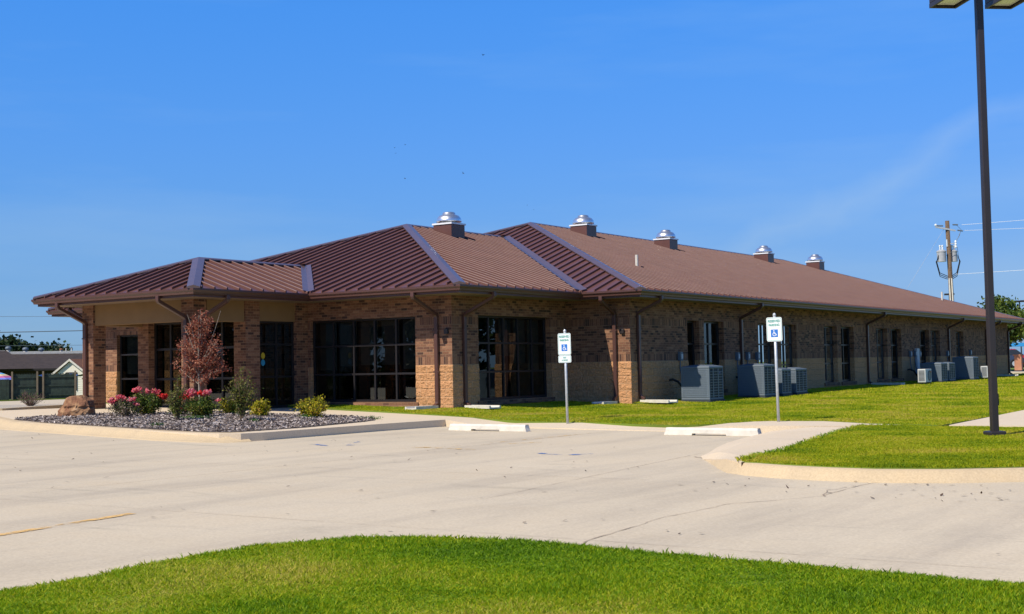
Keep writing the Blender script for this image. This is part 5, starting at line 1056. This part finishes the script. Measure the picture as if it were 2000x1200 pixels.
t = MB(); t.lathe((.5, -.16, 9.6), [(.05, 0), (.09, .1), (.05, .2), (.09, .3), (.05, .4), (.09, .5), (.04, .6)], 10); t.build('fuse_cutout', M['signwhite'], pb)
t = MB(); t.box(-.2, -.13, -.16, -.1, 9.75, 10.3); t.build('arrester', M['signwhite'], pb)
t = MB(); t.tube([(-.16, -.2, 0), (-.16, -.2, 7.3)], .055, 10); t.tube([(.02, -.23, 0), (.02, -.23, 7.3)], .055, 10); t.build('riser_conduit', M['white'], pb)
for a in ([(.55, -.16, 9.9), (.3, -.2, 9.4), (-.3, -.1, 9.05)], [(.6, -.16, 9.7), (.72, 0, 9.1), (.42, .12, 8.95)], [(.95, -.16, 10.9), (.8, -.16, 10.5), (.55, -.16, 10.2)], [(.62, -.16, 11.4), (1.0, -.16, 11.0), (.6, -.16, 10.2)]):
    t = MB(); t.tube(a, .015, 6); t.build('cable', M['acgrey'], pb)
def wire(a, b_, rad, sag, label, grp=None, mat='galv'):
    a = Vector(a); b_ = Vector(b_); pts = [a.lerp(b_, k / 24) + Vector((0, 0, -sag * 4 * (k / 24) * (1 - k / 24))) for k in range(25)]
    mb = MB(); mb.tube(pts, rad, 6); tag(mb.build('power_line', M[mat], None), label, 'power line', grp)
wire((-7.2, 75.6, 11.2), (28, 77, 11.9), 0.014, .15, 'upper pale wire running right from the pole top'); wire((-7.0, 75.6, 10.75), (28, 72, 10.6), .014, .4, 'lower pale wire sagging slightly right from the crossarm')
wire((-7.7, 75.3, 7.4), (28, 74, 8.6), .014, .3, 'pale wire leaving the pole at transformer height to the right'); wire((-8.3, 75.1, 11.1), (-12.5, 65.5, .0), .009, 0, 'thin guy wire slanting down left from the pole')
wire((-130, 20, 8.2), (-60, 105, 8.0), .02, .9, 'faint upper wire crossing the sky at far left', None, 'acgrey'); wire((-110, -25, 5.2), (-40, 62, 5.1), .035, 1.0, 'thick dark wire crossing the sky at far left', None, 'acgrey'); wire((-131, 40, 4.7), (-90, 97, 4.5), .022, .1, 'faint low wire above the lone tree at far left', None, 'acgrey')
# distant lamp posts
def far_lamp(x, y, h, label, s=1.0):
    o = empty('lamp_post', (x, y, 0), label, 'lamp post', None, R(30)); mb = MB(); mb.tube([(0, 0, 0), (0, 0, h - .2)], .07 * s, 8); mb.build('post', M['pole'], o)
    mb = MB(); mb.box(-.55 * s, -.08, -.2, .2, h - .28, h - .08); mb.build('lamp_head', M['pole'], o); mb = MB(); mb.box(.08, .55 * s, -.2, .2, h - .26, h - .06); mb.build('lamp_head', M['pole'], o); mb = MB(); mb.box(-.079, .079, -.06, .06, h - .24, h - .1); mb.build('arm', M['pole'], o)
far_lamp(-13.12, 120.35, 7.1, 'distant twin-head lamp post above the right end of the roof'); far_lamp(-22.7, 128.3, 8.6, 'distant lamp post mostly hidden behind the utility pole')
# vehicles, canopy, bollard at the right edge
def car(x, y, z, rz_, bodym, label, pickup=False):
    o = empty('parked_car', (x, y, z), label, 'car', None, rz_); sec = [(-2.2, .45, .75, .72), (-2.1, .35, .92, .82), (-1.2, .3, .98, .88), (1.0, .3, 1.0, .88), (1.9, .33, .92, .84), (2.2, .42, .7, .72)]; vs = []; 
    for X, zl, zh, hy in sec: vs += [(X, -hy, zl), (X, -hy, (zl + zh) / 2), (X, -hy * .9, zh), (X, hy * .9, zh), (X, hy, (zl + zh) / 2), (X, hy, zl)]
    mb = MB(); mb.add(vs, [(i * 6 + k, i * 6 + (k + 1) % 6, (i + 1) * 6 + (k + 1) % 6, (i + 1) * 6 + k) for i in range(5) for k in range(6)] + [tuple(range(6)), tuple(range(30, 36))]); bevel(mb.build('body', bodym, o), .04)
    xa, xb = ((-1.6, 1.0) if not pickup else (-.3, 1.3)); g = MB(); tv = [(xa, -.78, .985), (xb, -.78, .985), (xb - .55, -.62, 1.45), (xa + .35, -.62, 1.45)]; g.add(tv + [(a, -b_, c) for a, b_, c in tv], [(0, 1, 2, 3), (4, 7, 6, 5), (0, 3, 7, 4), (1, 5, 6, 2)]); cab = g.build('window', M['window_far'], o)
    g = MB(); g.add([(tv[3][0], -.62, 1.452), (tv[2][0], -.62, 1.452), (tv[2][0], .62, 1.452), (tv[3][0], .62, 1.452), (tv[3][0] + .1, -.5, 1.5), (tv[2][0] - .1, -.5, 1.5), (tv[2][0] - .1, .5, 1.5), (tv[3][0] + .1, .5, 1.5)], [(0, 1, 5, 4), (1, 2, 6, 5), (2, 3, 7, 6), (3, 0, 4, 7), (4, 5, 6, 7), (3, 2, 1, 0)]); g.build('roof', bodym, o)
    for X in (-1.4, 1.4):
        for Y in (-.84, .84):
            t = MB(); t.lathe((0, 0, 0), [(.0, -.1), (.33, -.1), (.35, -.05), (.35, .05), (.33, .1), (0, .1)], 20, cap=False); w_ = t.build('wheel', M['black'], o); w_.rotation_euler = (R(90), 0, 0); w_.location = (X, Y, .35); t = MB(); t.lathe((0, 0, 0), [(0, -.105), (.2, -.105), (.2, .105), (0, .105)], 14, cap=False); t.build('rim', M['galv'], w_)
    t = MB(); t.box(-2.24, -2.19, -.6, -.35, .6, .72); t.build('tail_light', M['red'], o); t = MB(); t.box(-2.24, -2.19, .35, .6, .6, .72); t.build('tail_light', M['red'], o)
car(-5.6, 82, .1, R(30), M['red'], 'red car parked beyond the lawn, glimpsed past the end of the brick building'); car(-5.9, 78.6, .1, R(20), M['darkcar'], 'dark blue car in front of the red one beyond the end of the building')
cn = empty('blue_canopy', (-6.6, 91, .1), 'small bright blue canopy seen below the trees at the right edge', 'canopy', None, R(25)); mb = MB(); mb.box(-1.6, 1.6, -1, 1, 1.75, 2.05); mb.build('roof', M['skyblue'], cn)
for x in (-1.5, 1.5):
    for y in (-.9, .9): mb = MB(); mb.tube([(x, y, 0), (x, y, 1.749)], .05, 8); mb.build('post', M['whitemetal'], cn)
mb = MB(); mb.box(-.22, .22, -.22, .22, 0, .95); mb.box(-.27, .27, -.27, .27, .951, 1.03); o = mb.build('brick_pier', M['oranged']); o.location = (-.35, 62.0, .1); tag(o, 'short orange brick pier beside the far road at the right edge', 'pier')
shrub('low_shrub', -1.2, 58.2, .9, .45, M['weed'], 'low dark shrub on the pale strip past the end of the building', 500, .08, 10, z=.05)
# birds
for k, (x, y, z, s) in enumerate(((-32.28, 47.59, 22.91, .26), (-36.73, 44.26, 16.62, .17), (-37.29, 43.81, 16.41, .12), (-37.24, 43.85, 16.01, .12), (-33.52, 46.71, 14.56, .22), (-36.76, 44.24, 14.25, .12), (-29.87, 49.23, 12.24, .13), (-29.51, 49.46, 11.88, .12))):
    mb = MB(); a = random.uniform(-.4, .4); mb.add([(-s * .5, 0, 0), (0, -.03, .035), (s * .55, 0, .0), (0, .03, -.03), (-.0, s * .55, s * .35), (s * .2, s * .5, s * .3), (0, -s * .55, s * .28), (s * .2, -s * .5, s * .22), (s * .25, 0, .02), (-s * .1, 0, .02)], [(0, 1, 3), (1, 2, 3), (9, 8, 5, 4), (9, 8, 7, 6), (0, 3, 1), (1, 3, 2)])
    o = mb.build('bird', M['bird']); o.location = (x, y, z); o.rotation_euler = (random.uniform(-.5, .5), random.uniform(-.3, .3), random.uniform(0, 6))
    tag(o, ['highest bird, alone near the top middle of the sky', 'middle-left bird, largest of the group left of the sky centre', 'tiny bird just left of the middle-left bird', 'tiny bird just below and left of the middle-left bird', 'bird above the first roof vent', 'small bird lowest of the left-hand group', 'left one of two tiny birds above the main roof peak', 'right one of two tiny birds above the main roof peak'][k], 'bird', 'birds in flight')
# dining chairs behind the front glazing
def chair(x, y, rz_, label):
    o = empty('chair', (x, y, .1), label, 'chair', 'wooden chairs behind the front glazing', rz_); mb = MB(); mb.box(-.22, .22, -.22, .22, .42, .46); bevel(mb.build('seat', M['chairwood'], o), .015)
    for a, b_ in ((-.19, -.19), (.19, -.19)): t = MB(); t.tube([(a, b_, 0), (a, b_, .42)], .02, 6); t.build('leg', M['chairwood'], o)
    for a in (-.19, .19): t = MB(); t.tube([(a, .25, 0), (a, .19, .44), (a, .27, .95)], .022, 6); t.build('leg', M['chairwood'], o)
    mb = MB()
    for z in (.6, .72, .85): mb.box(-.19, .19, .21 + (z - .6) * .12, .235 + (z - .6) * .12, z, z + .06)
    mb.build('backrest', M['chairwood'], o)
for k, (x, y, r) in enumerate(((-3.3, 1.0, 200), (-2.75, 1.4, 160), (-2.1, 1.0, 190), (-1.45, 1.2, 170), (-.8, 1.1, 200))): chair(x, y, R(r), ['leftmost reddish chair behind the front window', 'second reddish chair from the left behind the front window', 'middle reddish chair behind the front window', 'fourth reddish chair, behind the last pane', 'rightmost reddish chair hidden next to the pier'][k])
